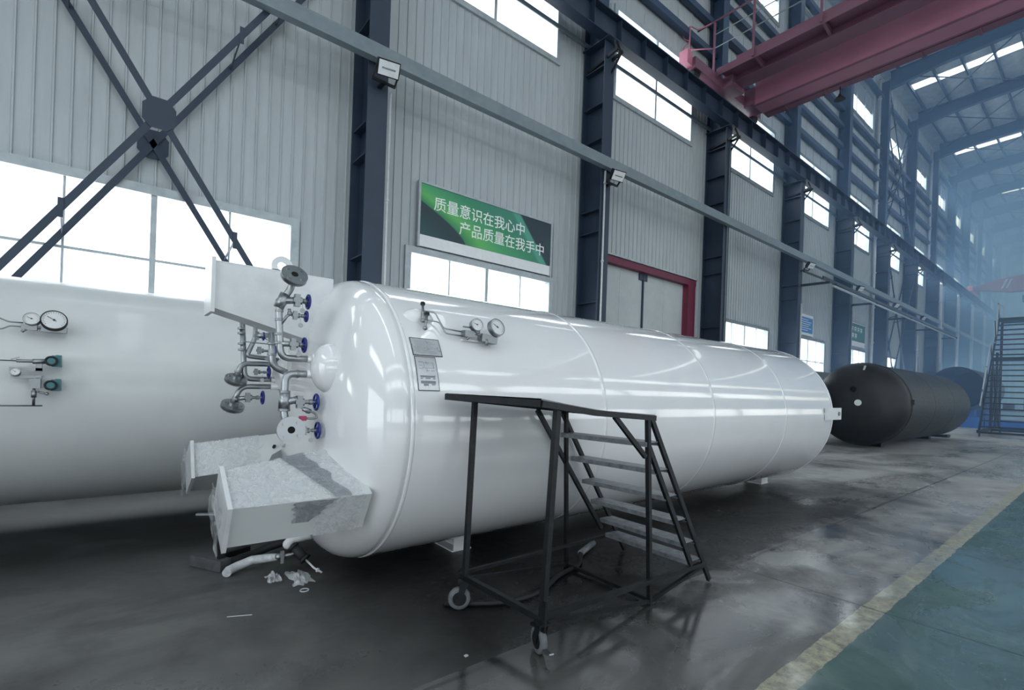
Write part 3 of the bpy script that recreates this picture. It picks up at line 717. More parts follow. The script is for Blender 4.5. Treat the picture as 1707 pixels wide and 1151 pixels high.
YC, ZC, TR = 4.2, 1.300, 1.170
t = thing('storage_tank', 'glossy white horizontal storage tank with pipes and three legs on its near end', 'tank', (5.5, YC, 0.0))
WT = t
tank_shell(1.59, 9.4, TR, 0.46, YC, ZC, [3.6, 5.58, 7.6], M['tank_white'], t)
m = MB(); m.lathe([(1.575, TR+.001), (1.585, TR+.006), (1.60, TR+.006), (1.606, TR+.001)], (0, YC, ZC), (1, 0, 0), 96); m.build('rim_weld', M['tank_white'], t)
m = MB(); m.lathe([(9.395, TR+.001), (9.4, TR+.006), (9.41, TR+.004), (9.42, TR+.001)], (0, YC, ZC), (1, 0, 0), 96)
m.build('rim_weld', M['tank_white'], t)
# resting feet
def foot(x0, x1, y0, y1, top, m_, t):
    m = MB(); m.box(x0, x1, y0, y1, 0.0, .012); m.box(x0+.02, x1-.02, y0+.005, y0+.017, .012, top); m.box(x0+.02, x1-.02, y1-.017, y1-.005, .012, top)
    m.box((x0+x1)/2-.006, (x0+x1)/2+.006, y0+.017, y1-.017, .012, top); m.box(x0-.12, x1+.12, y0-.02, y1+.02, top, top+.015)
    return m.build('foot', m_, t)
foot(2.56, 2.78, 4.0, 4.4, .15, M['white_part'], t); foot(9.2, 9.48, 4.06, 4.4, .15, M['white_part'], t)

# three legs on the end
def leg(deg, wrap):
    rad = Vector((0, cos(radians(deg)), sin(radians(deg)))); tan = Vector((0, -sin(radians(deg)), cos(radians(deg))))
    cen = Vector((0, YC, ZC)); E_ = Vector((1, 0, 0)); h = .15
    def pt(x, r, tt): return cen + E_*x + rad*r + tan*tt
    m = MB(); g = .010; x0, x1 = .53, 1.36
    # outer plate, two wedge cheeks, inner plate
    m.hexa([pt(x0, 1.13, -h), pt(x1, 1.13, -h), pt(x1, 1.13, h), pt(x0, 1.13, h), pt(x0, 1.14, -h), pt(x1, 1.14, -h), pt(x1, 1.14, h), pt(x0, 1.14, h)])
    for s_ in (-1, 1):
        a, b_ = s_*h, s_*(h-g)
        if s_ < 0: a, b_ = b_, a
        m.hexa([pt(x0, .80, a), pt(x1, .58, a), pt(x1, .58, b_), pt(x0, .80, b_), pt(x0, 1.129, a), pt(x1, 1.129, a), pt(x1, 1.129, b_), pt(x0, 1.129, b_)])
    m.hexa([pt(x0, .80, -h+g), pt(x1, .58, -h+g), pt(x1, .58, h-g), pt(x0, .80, h-g), pt(x0, .81, -h+g), pt(x1, .59, -h+g), pt(x1, .59, h-g), pt(x0, .81, h-g)])
    o = m.build('leg', M['white_part'] if not wrap else M['tank_white2'], WT)
    m = MB(); m.hexa([pt(x0-.025, .77, -h-.02), pt(x0, .77, -h-.02), pt(x0, .77, h+.02), pt(x0-.025, .77, h+.02), pt(x0-.025, 1.16, -h-.02), pt(x0, 1.16, -h-.02), pt(x0, 1.16, h+.02), pt(x0-.025, 1.16, h+.02)])
    m.build('end_plate', M['white_part'], o)
    if wrap:
        # thin wrinkled film over the upper cheek and part of the outer face
        up = -1 if deg == 210 else 1
        def r_in(x): return .80 - .22*max(0, x-.53)/.83
        def film_patch(fn, off, mat_, name, nu=30, nv=30):
            """fn(u, v) -> (x, side, q): side 0 = upper cheek (q 0 outer edge .. 1 inner edge), side 1 = outer face (q 0 upper edge .. 1 lower edge)"""
            mm = MB(); vv = []
            for i_ in range(nu+1):
                for k_ in range(nv+1):
                    x, side, q = fn(i_/nu, k_/nv)
                    if side == 2: p_ = pt(x, r_in(x)-.004, (1-2*q)*(h+.003)); d_ = -rad
                    elif side == 0: p_ = pt(x, 1.145 - q*(1.145-r_in(x)), up*(h+.002)); d_ = tan*up
                    else: p_ = pt(x, 1.142, up*(h+.004)*(1-2*q)); d_ = rad
                    w_ = abs(noise.noise(p_*6 + Vector((deg, 0, 0)))); w2 = abs(noise.noise(p_*17))
                    vv.append(p_ + d_*(off + .010*w_ + .004*w2))
            mm.add(vv, [(a*(nv+1)+b2, (a+1)*(nv+1)+b2, (a+1)*(nv+1)+b2+1, a*(nv+1)+b2+1) for a in range(nu) for b2 in range(nv)], True)
            return mm.build(name, mat_, o)
        jg = lambda v, s_: .05*noise.noise(Vector((v*5, s_, deg)))
        film_patch(lambda u, v: (.51 + (.80 + jg(v, 1))*u if deg == 210 else .51+(.55+jg(v, 1))*u, 0, v), .003, M['film'], 'plastic_wrap')
        if deg == 330:
            film_patch(lambda u, v: (.51+(.50+jg(v, 3))*u, 2, v), .004, M['film'], 'plastic_wrap')
            mm = MB(); mm.cyl(pt(1.12, r_in(1.12)-.03, .02), pt(1.12, r_in(1.12), .02), .014, 10); mm.build('bolt', M['black_steel'], o)
            mm = MB(); mm.extrude([pt(1.06, r_in(1.06)-.003, -.13), pt(1.30, r_in(1.30)-.003, -.13), pt(1.30, r_in(1.30)-.003, .05), pt(1.10, r_in(1.10)-.003, -.05)], rad*.004); mm.build('dark_plate', M['ink_grey'], o)  # flat dark grey plate laid over the inner plate
        if deg == 210:
            film_patch(lambda u, v: (1.02 + (.30)*u, 1, v), .003, M['film'], 'plastic_wrap')
            film_patch(lambda u, v: (.86 + .25*v + .10*jg(v, 2) + (.16+.9*jg(v, 7)-.05*v)*u, 0, 1-v), .007, M['film_dark'], 'grey_tape')
            film_patch(lambda u, v: (.87 + (.26 - .16*v)*u + jg(v, 4), 1, v*.55), .007, M['film_dark'], 'grey_tape')
        # bunched loose end hanging over the plate
        mm = MB(); G = 22; vv = []
        for i in range(G+1):
            for j in range(G+1):
                u, w = i/G, j/G; p_ = pt(.485, .77+.42*u, -h-.03+(2*h+.06)*w)
                p_ += E_*(-.006-.02*abs(noise.noise(p_*9))) + Vector((0, .02*noise.noise(p_*13), -.10*(1-w)*(1-u) if deg == 210 else -.05*w*u))
                vv.append(p_)
        mm.add(vv, [(i*(G+1)+j, (i+1)*(G+1)+j, (i+1)*(G+1)+j+1, i*(G+1)+j+1) for i in range(G) for j in range(G)], True)
        mm.build('loose_film', M['film'], o)
    return o
leg(90, False); leg(210, True); leg(330, True)
# lifting eye on top
m = MB(); ring = []
for i in range(17):
    a = pi*(i/16); ring.append((1.0+.075*cos(a), YC-.02, 2.50+.075*sin(a)))
inner = [(1.0+.036*cos(2*pi*i/20), 2.5+.036*sin(2*pi*i/20)) for i in range(20)]
outer = [(1.0+.08*cos(2*pi*i/20), 2.5+.08*sin(2*pi*i/20)) for i in range(20)]
vv = []
for (x, z) in outer + inner: vv += [(x, YC-.03, z), (x, YC-.01, z)]
ff = []
for i in range(20):
    k = (i+1) % 20
    ff += [(2*i, 2*k, 40+2*k, 40+2*i), (2*i+1, 40+2*i+1, 40+2*k+1, 2*k+1), (2*i, 2*i+1, 2*k+1, 2*k), (40+2*i, 40+2*k, 40+2*k+1, 40+2*i+1)]
m = MB(); m.add(vv, ff); m.box(.92, 1.08, YC-.03, YC-.01, 2.42, 2.47); m.build('lifting_eye', M['white_part'], t)
# dark bolt on the far leg
# side lug near the far end
m = MB(); m.box(9.05, 9.75, 3.0, 3.02, 1.25, 1.45); m.box(9.05, 9.35, 3.02, 3.12, 1.33, 1.37); m.build('side_lug', M['white_part'], t)
m = MB(); m.cyl((9.62, 2.985, 1.35), (9.62, 3.0, 1.35), .035, 16); m.build('lug_hole', M['ink_grey'], t)

# --- nozzles and pipework on the end
def nozzle(y, z, hz):
    m = MB(); m.ball((1.21, y, z), .135, 32, (1.0, 1.0, hz)); return m.build('nozzle_boss', M['tank_white'], WT)
nozzle(3.62, 1.70, 1.35); nozzle(4.72, 1.66, 1.35)
def flange(cen, nrm, R=.088, bolts=4, parent=None):
    cen, nrm = Vector(cen), Vector(nrm).normalized()
    m = MB(); b_ = R*.27
    m.lathe([(-.062, b_+.012), (-.034, b_+.016), (-.032, R), (-.018, R), (-.017, R*.9), (-.014, R*.9), (-.013, R), (0, R), (.0001, b_)], cen, nrm, 32, False)
    m.f.pop() if False else None
    o = m.build('flange', M['stainless'], parent)
    m = MB(); m.lathe([(.0, b_*.98), (.0015, b_*.98)], cen, nrm, 20); m.build('bore', M['dark'], o)
    q = Vector((0, 0, 1)).rotation_difference(nrm)
    for i in range(bolts):
        a = pi/4 + 2*pi*i/bolts; d = q @ Vector((cos(a)*R*.68, sin(a)*R*.68, 0))
        m = MB(); m.lathe([(-.045, .011), (.010, .011)], cen + d, nrm, 6, False); m.lathe([(.0, .015), (.002, .015)], cen + d, nrm, 12, False); m.build('bolt', M['stainless'], o)
    return o
def valve(p, L=.13, R=.052, s=1.0, body=True, tagged=True, ax=(1, 0, 0)):
    """globe valve: body at p, stem and blue handwheel towards ax"""
    p = Vector(p); ax = Vector(ax).normalized(); up = Vector((0, 0, 1))
    root = MB()
    root.obox(p, (.035*s, .045*s, .085*s), Matrix.Identity(3)); root.obox(p, (.055*s, .05*s, .03*s), Matrix.Identity(3))
    root.lathe([(0, .020*s), (.02, .020*s), (.022, .026*s), (.032, .026*s), (.034, .015*s), (L*.55, .013*s), (L*.56, .019*s), (L*.75, .019*s), (L*.76, .011*s), (L*.8, .011*s)], p, ax, 14, False)
    o = root.build('valve', M['stainless_dull'], WT)
    e = p + ax*L
    m = MB(); m.cyl(p + ax*L*.78, e + ax*.012, .006, 8); m.build('stem', M['stainless'], o)
    m = MB(); m.torus(e, ax, R, .0085, 28, 8)
    q = Vector((0, 0, 1)).rotation_difference(ax)
    for i in range(4):
        d = q @ Vector((cos(i*pi/2+.4)*R, sin(i*pi/2+.4)*R, 0)); m.cyl(e, e+d, .006, 6)
    m.lathe([(-.010, .015), (.010, .015)], e, ax, 12); m.build('handwheel', M['blue_wheel'], o)
    if tagged:
        c0 = p + ax*L*.5 + Vector((0, -.005, -.02)); m = MB(); m.cyl(c0, c0 - Vector((0, 0, .03)), .0012, 5); m.build('tag_wire', M['stainless'], o)
        m = MB(); m.lathe([(-.001, .017), (.001, .017)], c0 - Vector((0, 0, .048)), (-.25, -1, .1), 18); m.build('round_tag', M['stainless_dull'], o)
    return o
def ring(p, d, r, w=.018):
    p, d = Vector(p), Vector(d).normalized(); return MB().lathe([(-w/2, r*.9), (-w/2+.002, r), (w/2-.002, r), (w/2, r*.9)], p, d, 20, False)
def ppipe(pts, r, bend, name='pipe', m_='stainless'):
    m = MB(); m.tube(pts, r, 20, bend); return m.build(name, M[m_], WT)
NY = 3.66
for (y_, z_) in ((3.66, 1.760), (3.66, 1.652), (4.70, 1.606), (4.70, 1.542)):
    m = MB(); m.cyl((1.06, y_, z_), (1.18, y_, z_), .029, 18); m.build('stub_sleeve', M['tank_white'], WT)
def wjoin(p, d, r=.027): ring(p, d, r).build('weld_ring', M['stainless_dull'], WT)
# upper near line: leaves the boss, turns up, ends in an upturned flange
ppipe([(1.17, NY, 1.760), (.885, NY, 1.757), (.86, NY, 2.12), (.93, NY-.02, 2.24), (.935, NY-.04, 2.29)], .0235, .06)
flange((.94, NY-.075, 2.335), (.02, -.80, .58), .087, parent=WT)
for z in (1.86, 1.92, 2.02, 2.08): wjoin((.866, NY, z), (-.03, 0, 1))
m = MB(); m.cyl((.86, NY, 2.10), (.90, NY-.01, 2.20), .034, 18); m.ball((.875, NY, 2.14), .038, 16); m.build('valve_seat', M['stainless'], WT)
valve((.975, NY-.02, 2.165), .075, .047); m = MB(); m.cyl((.88, NY-.01, 2.15), (.96, NY-.02, 2.165), .024, 14); m.build('branch', M['stainless'], WT)
m = MB(); m.tube([(.875, NY-.01, 1.985), (.91, NY-.02, 2.045), (.93, NY-.02, 2.065)], .010, 12); m.ball((.93, NY-.02, 2.068), .018, 12); m.cyl((.93, NY-.02, 2.068), (.925, NY-.02, 2.10), .011, 10); m.build('branch', M['stainless_dull'], WT)
valve((.965, NY-.02, 2.06), .075, .034, .7)
valve((.955, NY-.03, 1.855), .075, .048, .95); m = MB(); m.cyl((.875, NY+.0, 1.855), (.95, NY-.03, 1.855), .02, 12); m.build('branch', M['stainless'], WT)
# lower near line: turns down, ends in a flange facing the room
ppipe([(1.17, NY, 1.652), (.918, NY, 1.648), (.918, NY, 1.36), (.935, NY-.05, 1.27)], .0255, .06)
flange((.945, NY-.10, 1.262), (-.08, -1, .05), .092, parent=WT)
wjoin((.918, NY, 1.52), (0, 0, 1), .036); wjoin((.918, NY, 1.395), (0, 0, 1), .040); wjoin((1.0, NY, 1.65), (1, 0, 0), .029)
m = MB(); m.cyl((.918, NY, 1.40), (.918, NY, 1.515), .038, 20); m.build('valve_seat', M['stainless'], WT)
m = MB(); m.cyl((.93, NY, 1.45), (1.0, NY-.03, 1.47), .026, 14); m.build('branch', M['stainless'], WT)
valve((1.01, NY-.03, 1.452), .115, .055, 1.05); valve((1.045, NY-.05, 1.25), .09, .055, .7)
m = MB(); m.tube([(1.01, NY-.04, 1.42), (1.04, NY-.06, 1.40), (1.11, NY-.06, 1.375), (1.13, NY-.06, 1.345), (1.09, NY-.06, 1.335), (1.05, NY-.06, 1.338)], .008, 10, .02); m.build('relief_tube', M['stainless_dull'], WT)
m = MB(); m.cyl((1.03, NY-.05, 1.405), (1.08, NY-.06, 1.385), .017, 12); m.build('relief_valve', M['stainless_dull'], WT)
m = MB(); m.box(1.005, 1.05, NY-.075, NY-.045, 1.322, 1.355); m.build('pink_tag', M['pink'], WT)
# line behind them
ppipe([(.885, 3.95, 1.95), (.90, 3.95, 1.70), (1.0, 3.95, 1.66)], .024, .06); wjoin((.888, 3.95, 1.87), (0, 0, 1), .03); wjoin((.893, 3.95, 1.79), (0, 0, 1), .03)
# lines of the far boss
FY = 4.70
ppipe([(1.12, FY, 1.606), (.855, FY, 1.603), (.822, FY, 2.10)], .0225, .06); 
for z in (1.85, 1.90, 1.99, 2.03): wjoin((.84 - (z-1.6)*.05, FY, z), (0, 0, 1), .030)
ppipe([(1.12, FY, 1.78), (.865, FY, 1.80), (.925, FY, 1.955), (.925, FY, 2.06)], .020, .03)
ppipe([(1.10, FY-.02, 1.738), (.825, FY-.02, 1.733), (.79, FY-.02, 1.62)], .022, .05)
flange((.784, FY-.02, 1.578), (-.12, .50, -.85), .085, parent=WT); wjoin((.80, FY-.02, 1.66), (-.3, 0, -1), .028)
ppipe([(1.12, FY, 1.542), (.83, FY, 1.536), (.775, FY, 1.40)], .022, .06)
flange((.768, FY, 1.355), (-.15, .50, -.85), .09, parent=WT); wjoin((.79, FY, 1.43), (-.35, 0, -1), .028)
valve((.875, FY-.05, 1.445), .115, .052, .95); valve((.93, FY-.06, 1.665), .10, .045, .65); valve((.95, FY-.06, 1.85), .12, .05, .75); valve((.93, FY-.05, 1.975), .05, .03, .8, tagged=False)
m = MB(); m.cyl((.80, FY, 1.43), (.87, FY-.05, 1.445), .018, 12); m.build('branch', M['stainless'], WT)
m = MB(); m.tube([(.84, FY-.03, 1.92), (.90, FY-.06, 1.915), (1.02, FY-.06, 1.91), (1.03, FY-.06, 1.93), (.99, FY-.06, 1.96)], .005, 8, .02); m.build('capillary', M['stainless'], WT)
m = MB(); m.cyl((.93, FY-.05, 1.975), (1.01, FY-.07, 1.985), .022, 12); m.build('relief_valve', M['stainless'], WT)
m = MB(); m.cyl((.78, 5.1, 1.30), (.84, 5.1, 1.30), .012, 10); m.build('drain_stub', M['white_part'], WT)

# --- gauge group and rating plates on the flank
def on(x, deg, off=0.0):  # deg measured from the near horizontal, upwards
    r = TR + off; return Vector((x, YC - r*cos(radians(deg)), ZC + r*sin(radians(deg))))
def gauge(cen, nrm, R, root, rimm='stainless'):
    cen, nrm = Vector(cen), Vector(nrm).normalized(); m = MB()
    m.lathe([(-.045, R*.9), (-.04, R), (-.004, R), (0, R*.98), (.004, R*.98), (.004, R*.9), (-.002, R*.9)], cen, nrm, 32, False); o = m.build('gauge', M[rimm], root)
    m = MB(); m.lathe([(-.002, R*.9), (-.001, R*.9)], cen, nrm, 32, False); m.build('dial', M['dialwhite'], o)
    q = Vector((0, 0, 1)).rotation_difference(nrm); m = MB()
    for i in range(20):
        a = radians(-40 + i*(260/19)); d = q @ Vector((cos(a), sin(a), 0)); m.bar(cen + d*R*.70 + nrm*.0002, cen + d*R*.82 + nrm*.0002, R*.03, .0006, nrm)
    d = q @ Vector((cos(2.6), sin(2.6), 0)); m.bar(cen - d*R*.2 + nrm*.0008, cen + d*R*.6 + nrm*.0008, R*.06, .0006, nrm); m.lathe([(-.001, R*.1), (.0015, R*.1)], cen, nrm, 12, False)
    m.build('pointer', M['ink_dark'], o)
    return o
m = MB(); m.ball((1.78, on(1.78, 44).y+.02, on(1.78, 44).z-.02), .10, 28, (1.35, .7, .9)); m.build('connection_boss', M['tank_white'], WT)
def small_valve(p, q):
    p, q = Vector(p), Vector(q); m = MB(); m.cyl(p, q, .010, 10); m.ball(p, .018, 12); m.ball(p + (q-p)*.45, .014, 12); o = m.build('needle_valve', M['stainless_dull'], WT)
    m = MB(); m.lathe([(-.012, .012), (-.008, .018), (.008, .018), (.012, .012)], q, q-p, 14); m.build('knob', M['rubber'], o)
small_valve((1.762, 3.26, 2.08), (1.815, 3.37, 2.225)); small_valve((1.755, 3.21, 2.02), (1.812, 3.29, 2.14))
m = MB(); m.tube([(1.80, 3.33, 2.165), (1.90, 3.33, 2.165), (1.935, 3.25, 2.04), (2.08, 3.22, 2.025)], .0055, 8, .025); m.build('gauge_tube', M['stainless'], WT)
m = MB(); m.tube([(1.80, 3.26, 2.088), (1.90, 3.26, 2.084), (1.925, 3.20, 1.995), (2.08, 3.195, 1.99)], .0055, 8, .025); m.build('gauge_tube', M['stainless'], WT)
gauge((2.17, 3.14, 2.085), (-.15, -1, .25), .052, WT); gauge((2.36, 3.13, 2.085), (.05, -1, .35), .074, WT)
m = MB(); m.obox((2.12, 3.19, 2.01), (.09, .06, .05), Matrix.Identity(3)); m.cyl((2.06, 3.17, 2.06), (2.14, 3.17, 2.06), .006, 8); m.cyl((2.1, 3.17, 1.965), (2.13, 3.17, 2.0), .010, 8); m.cyl((2.15, 3.17, 2.02), (2.32, 3.19, 2.0), .012, 10); m.ball((2.19, 3.16, 2.03), .02, 10); m.build('manifold', M['stainless_dull'], WT)
m = MB(); m.obox((2.30, 3.18, 1.985), (.15, .07, .06), Matrix.Rotation(.1, 3, 'Y')); m.cyl((2.27, 3.15, 1.93), (2.27, 3.15, 1.98), .012, 8); m.cyl((2.36, 3.17, 2.0), (2.36, 3.17, 2.05), .02, 10); m.build('manifold', M['stainless_dull'], WT)
m = MB(); m.box(2.08, 2.38, 3.20, 3.26, 1.955, 1.97); m.build('bracket', M['white_part'], WT)
def patch(x0, x1, a0, a1, off, m_, name, parent=None, n=14):
    m = MB(); vv = []
    for i in range(n+1):
        a = a0 + (a1-a0)*i/n; vv += [on(x0, a, off), on(x1, a, off)]
    m.add(vv, [(2*i, 2*i+1, 2*i+3, 2*i+2) for i in range(n)], True); return m.build(name, M[m_], parent or WT)
pl = patch(1.63, 1.872, 25.8, 33.2, .0050, 'ink_dark', 'rating_plate'); patch(1.636, 1.866, 26.1, 32.9, .0056, 'plate_metal', 'plate_face', pl)
for i in range(9): patch(1.66, 1.66+.17 - .02*(i % 3), 27.1+i*.6, 27.22+i*.6, .0060, 'ink_grey', 'engraved_line', pl, 2)
pl = patch(1.635, 1.806, 12.8, 25.5, .0050, 'ink_dark', 'diagram_plate'); patch(1.640, 1.801, 13.1, 25.2, .0056, 'plate_metal', 'plate_face', pl)
for (x0, x1, a0, a1) in ((1.66, 1.70, 23.2, 23.5), (1.66, 1.69, 21.9, 22.1), (1.70, 1.78, 21.0, 21.15), (1.70, 1.705, 21.1, 23.2), (1.70, 1.78, 23.1, 23.25), (1.775, 1.78, 21.1, 23.2), (1.66, 1.69, 20.8, 20.95), (1.715, 1.74, 20.0, 20.2), (1.75, 1.78, 20.0, 20.2),
                         (1.66, 1.78, 17.6, 18.3), (1.66, 1.68, 17.0, 17.4), (1.70, 1.74, 17.1, 17.5), (1.76, 1.78, 17.0, 17.4), (1.66, 1.78, 15.4, 16.4), (1.68, 1.72, 14.6, 15.3), (1.745, 1.775, 14.9, 15.3)):
    patch(x0, x1, a0, a1, .0060, 'ink_grey', 'printed_line', pl, 2)

# --- second white tank
Y2, Z2, R2 = 7.1, 1.405, 1.148
t = thing('storage_tank', 'satin white horizontal tank with gauges on its flank, lying behind the piped tank', 'tank', (0, Y2, 0)); T2 = t
tank_shell(-7.0, 5.6, R2, 0.5, Y2, Z2, [-4.5, -1.9, 3.1], M['tank_white2'], t)
m = MB(); m.hexa([(-6.5, Y2-.30, 0), (5.2, Y2-.30, 0), (5.2, Y2-.26, 0), (-6.5, Y2-.26, 0), (-6.5, Y2-.30, .3), (5.2, Y2-.30, .3), (5.2, Y2-.26, .3), (-6.5, Y2-.26, .3)]) if False else None
for x in (-5, -1.4, 2.2): foot(x, x+.3, Y2-.25, Y2+.25, .28, M['white_part'], t)
m = MB(); m.box(-6.5, 1.9, Y2-.93, Y2-.90, .27, .285); m.build('lower_strip', M['white_part'], t) if False else None
def P(a, b_): return None
gauge((-.585, 5.96, 2.065), (-.1, -1, .3), .058, t); gauge((-.44, 5.95, 2.068), (.05, -1, .32), .092, t, 'rubber')
m = MB(); m.obox((-.60, 6.0, 1.99), (.10, .06, .05), Matrix.Identity(3)); m.cyl((-.58, 6.0, 1.99), (-.50, 6.0, 1.99), .013, 10); m.obox((-.44, 6.01, 1.985), (.17, .08, .05), Matrix.Identity(3)); m.cyl((-.62, 5.98, 1.97), (-.645, 5.98, 1.945), .012, 8); m.build('manifold', M['stainless_dull'], t)
m = MB(); m.tube([(-1.6, 6.0, 2.06), (-.79, 6.0, 2.055), (-.73, 6.0, 2.025), (-.64, 6.0, 2.025)], .006, 8, .02); m.build('gauge_tube', M['stainless_dull'], t)
m = MB(); m.tube([(-1.6, 6.0, 1.955), (-.77, 6.0, 1.958), (-.72, 6.0, 1.992), (-.64, 6.0, 1.99)], .006, 8, .02); m.build('gauge_tube', M['stainless_dull'], t)
def transmitter(x, z):
    m = MB(); m.cyl((x, 5.93, z), (x, 5.79, z), .042, 20); m.cyl((x+.04, 5.88, z-.035), (x+.04, 5.88, z+.055), .02, 12); m.obox((x+.03, 5.88, z), (.06, .09, .10), Matrix.Identity(3)); o = m.build('transmitter', M['teal'], t)
    m = MB(); m.torus((x, 5.785, z), (0, -1, 0), .036, .008, 24, 8); m.build('bezel', M['rubber'], o)
    m = MB(); m.lathe([(0, .027), (.003, .027)], (x, 5.788, z), (0, -1, 0), 20); m.build('window', M['teal'], o)
transmitter(-.437, 1.70); transmitter(-.437, 1.49)
m = MB(); m.cyl((-1.6, 5.86, 1.688), (-.66, 5.86, 1.69), .005, 8); m.cyl((-.66, 5.86, 1.69), (-.46, 5.88, 1.695), .013, 10); m.cyl((-.56, 5.87, 1.69), (-.47, 5.87, 1.695), .022, 12); m.bar((-.69, 5.85, 1.70), (-.64, 5.85, 1.72), .01, .01); m.build('signal_line', M['stainless_dull'], t)
m = MB(); m.box(-.70, -.50, 5.86, 5.90, 1.61, 1.635); m.box(-.54, -.50, 5.86, 5.90, 1.61, 1.675); m.box(-.69, -.50, 5.86, 5.90, 1.545, 1.57); m.box(-.535, -.505, 5.86, 5.90, 1.49, 1.55); m.build('bracket', M['stainless_dull'], t)
gauge((-.66, 5.82, 1.60), (0, -1, .3), .034, t)
m = MB(); m.obox((-.54, 5.87, 1.50), (.07, .05, .08), Matrix.Identity(3)); m.cyl((-.545, 5.86, 1.47), (-.545, 5.86, 1.31), .010, 10); m.cyl((-.545, 5.86, 1.44), (-.545, 5.86, 1.38), .018, 10); m.cyl((-.52, 5.84, 1.43), (-.46, 5.82, 1.415), .008, 8); m.ball((-.46, 5.82, 1.415), .014, 10); m.cyl((-.48, 5.87, 1.49), (-.44, 5.88, 1.49), .022, 12); m.build('drain_valve', M['stainless_dull'], t)
m = MB(); m.cyl((-1.6, 5.86, 1.31), (-.49, 5.86, 1.31), .006, 8); m.build('impulse_line', M['stainless_dull'], t)

# --- black primed tank, grey tank and the far open drum
YB, ZB, RB = 5.4, 1.47, 1.355
t = thing('storage_tank', 'black unpainted horizontal tank lying beyond the glossy white tank', 'tank', (24, YB, 0))
tank_shell(19.35, 28.9, RB, .62, YB, ZB, [22.5, 25.7], M['black_tank'], t, 80)
m = MB(); m.lathe([(19.33, RB+.001), (19.34, RB+.02), (19.38, RB+.02), (19.39, RB+.001)], (0, YB, ZB), (1, 0, 0), 80); m.build('rim_weld', M['black_tank'], t)
m = MB(); m.lathe([(0, .10), (.03, .10)], (18.745, 5.31, 1.51), (-1, -.1, 0), 24); m.build('nozzle_cap', M['ink_white'], t)
m = MB(); m.lathe([(0, .09), (.04, .09)], (18.76, 5.456, 1.944), (-1, 0, .2), 20); m.build('nozzle_hole', M['dark'], t)
m = MB(); m.obox((18.95, 5.23, 2.61), (.05, .05, .24), Matrix.Rotation(-.5, 3, 'Y') @ Matrix.Rotation(.35, 3, 'X')); m.build('white_tag', M['ink_white'], t)
m = MB(); m.box(19.3, 19.55, 3.98, 4.06, 1.5, 1.66); m.build('side_lug', M['black_tank'], t)
for x in (20.5, 27.3): foot(x, x+.4, YB-.3, YB+.3, .14, M['black_steel'], t)
t = thing('storage_tank', 'dull grey tank glimpsed between the white tank dome and the black tank', 'tank', (24, 7.85, 0))
tank_shell(17.5, 27, .92, .4, 7.75, 1.78, [21], M['grey_tank'], t, 48)
for x in (18.5, 25.5): foot(x, x+.4, 7.5, 8.0, .88, M['black_steel'], t)
t = thing('steel_drum', 'huge dark open-ended steel drum standing far behind the tall ladder', 'tank', (48, 6.9, 0))
m = MB(); m.lathe([(44, 1.46), (52.5, 1.46)], (0, 6.9, 2.6), (1, 0, 0), 64); m.f = m.f[:-2]; m.sm = m.sm[:-2]
m.lathe([(52.5, 1.44), (44, 1.44)], (0, 6.9, 2.6), (1, 0, 0), 64); m.f = m.f[:-2]; m.sm = m.sm[:-2]; m.build('shell', M['black_tank'], t)
m = MB(); m.lathe([(51.0, 1.43), (51.05, 1.43)], (0, 6.9, 2.6), (1, 0, 0), 64); m.build('end_plate', M['navy'], t)
m = MB(); m.lathe(head_prof(52.5, 1.46, .5, 1), (0, 6.9, 2.6), (1, 0, 0), 64); m.build('end_dome', M['black_tank'], t)
for x in (45, 50.6): m = MB(); m.box(x, x+.9, 6.1, 7.7, 0, 1.2); m.build('stand', M['blue_plate'], t)

# ================================================================== ROLLING PLATFORM LADDER (near)
t = thing('platform_ladder', 'dark steel rolling platform ladder with seven treads in front of the white tank', 'ladder', (2.8, 2.6, 0)); LD = t
def lbar(p, q, w=.035, name='frame_bar', m_='black_steel', h=None):
    m = MB(); m.bar(p, q, w*.85, (h or w)*.85); return m.build(name, M[m_], LD)
Yn, Yf = 2.17, 3.10
# base frame
lbar((1.98, Yf-.15, .235), (2.05, Yn-.03, .205), .045, 'base_rail'); lbar((2.05, Yn, .215), (3.92, Yn, .175), .035, 'base_rail', h=.04)
lbar((1.99, Yf-.15, .255), (3.72, Yf+.0, .20), .03, 'base_rail'); lbar((3.19, Yn+.03, .03), (3.205, Yf, .03), .03, 'base_rail')
lbar((2.07, Yn, .18), (3.19, Yn+.03, .02), .03, 'base_brace'); lbar((3.19, Yn+.03, .02), (3.93, Yn, .17), .03, 'base_brace')
lbar((2.03, Yf-.17, .21), (3.205, Yf, .03), .03, 'base_brace')
# posts
lbar((2.05, Yn, .18), (2.12, Yn, 1.50), .044, 'post'); lbar((1.985, 2.92, .22), (2.02, 2.92, 1.49), .04, 'post')
lbar((3.19, Yn+.03, .0), (3.045, Yn, 1.43), .038, 'post'); lbar((3.205, Yf, .0), (2.985, 2.95, 1.42), .034, 'post')
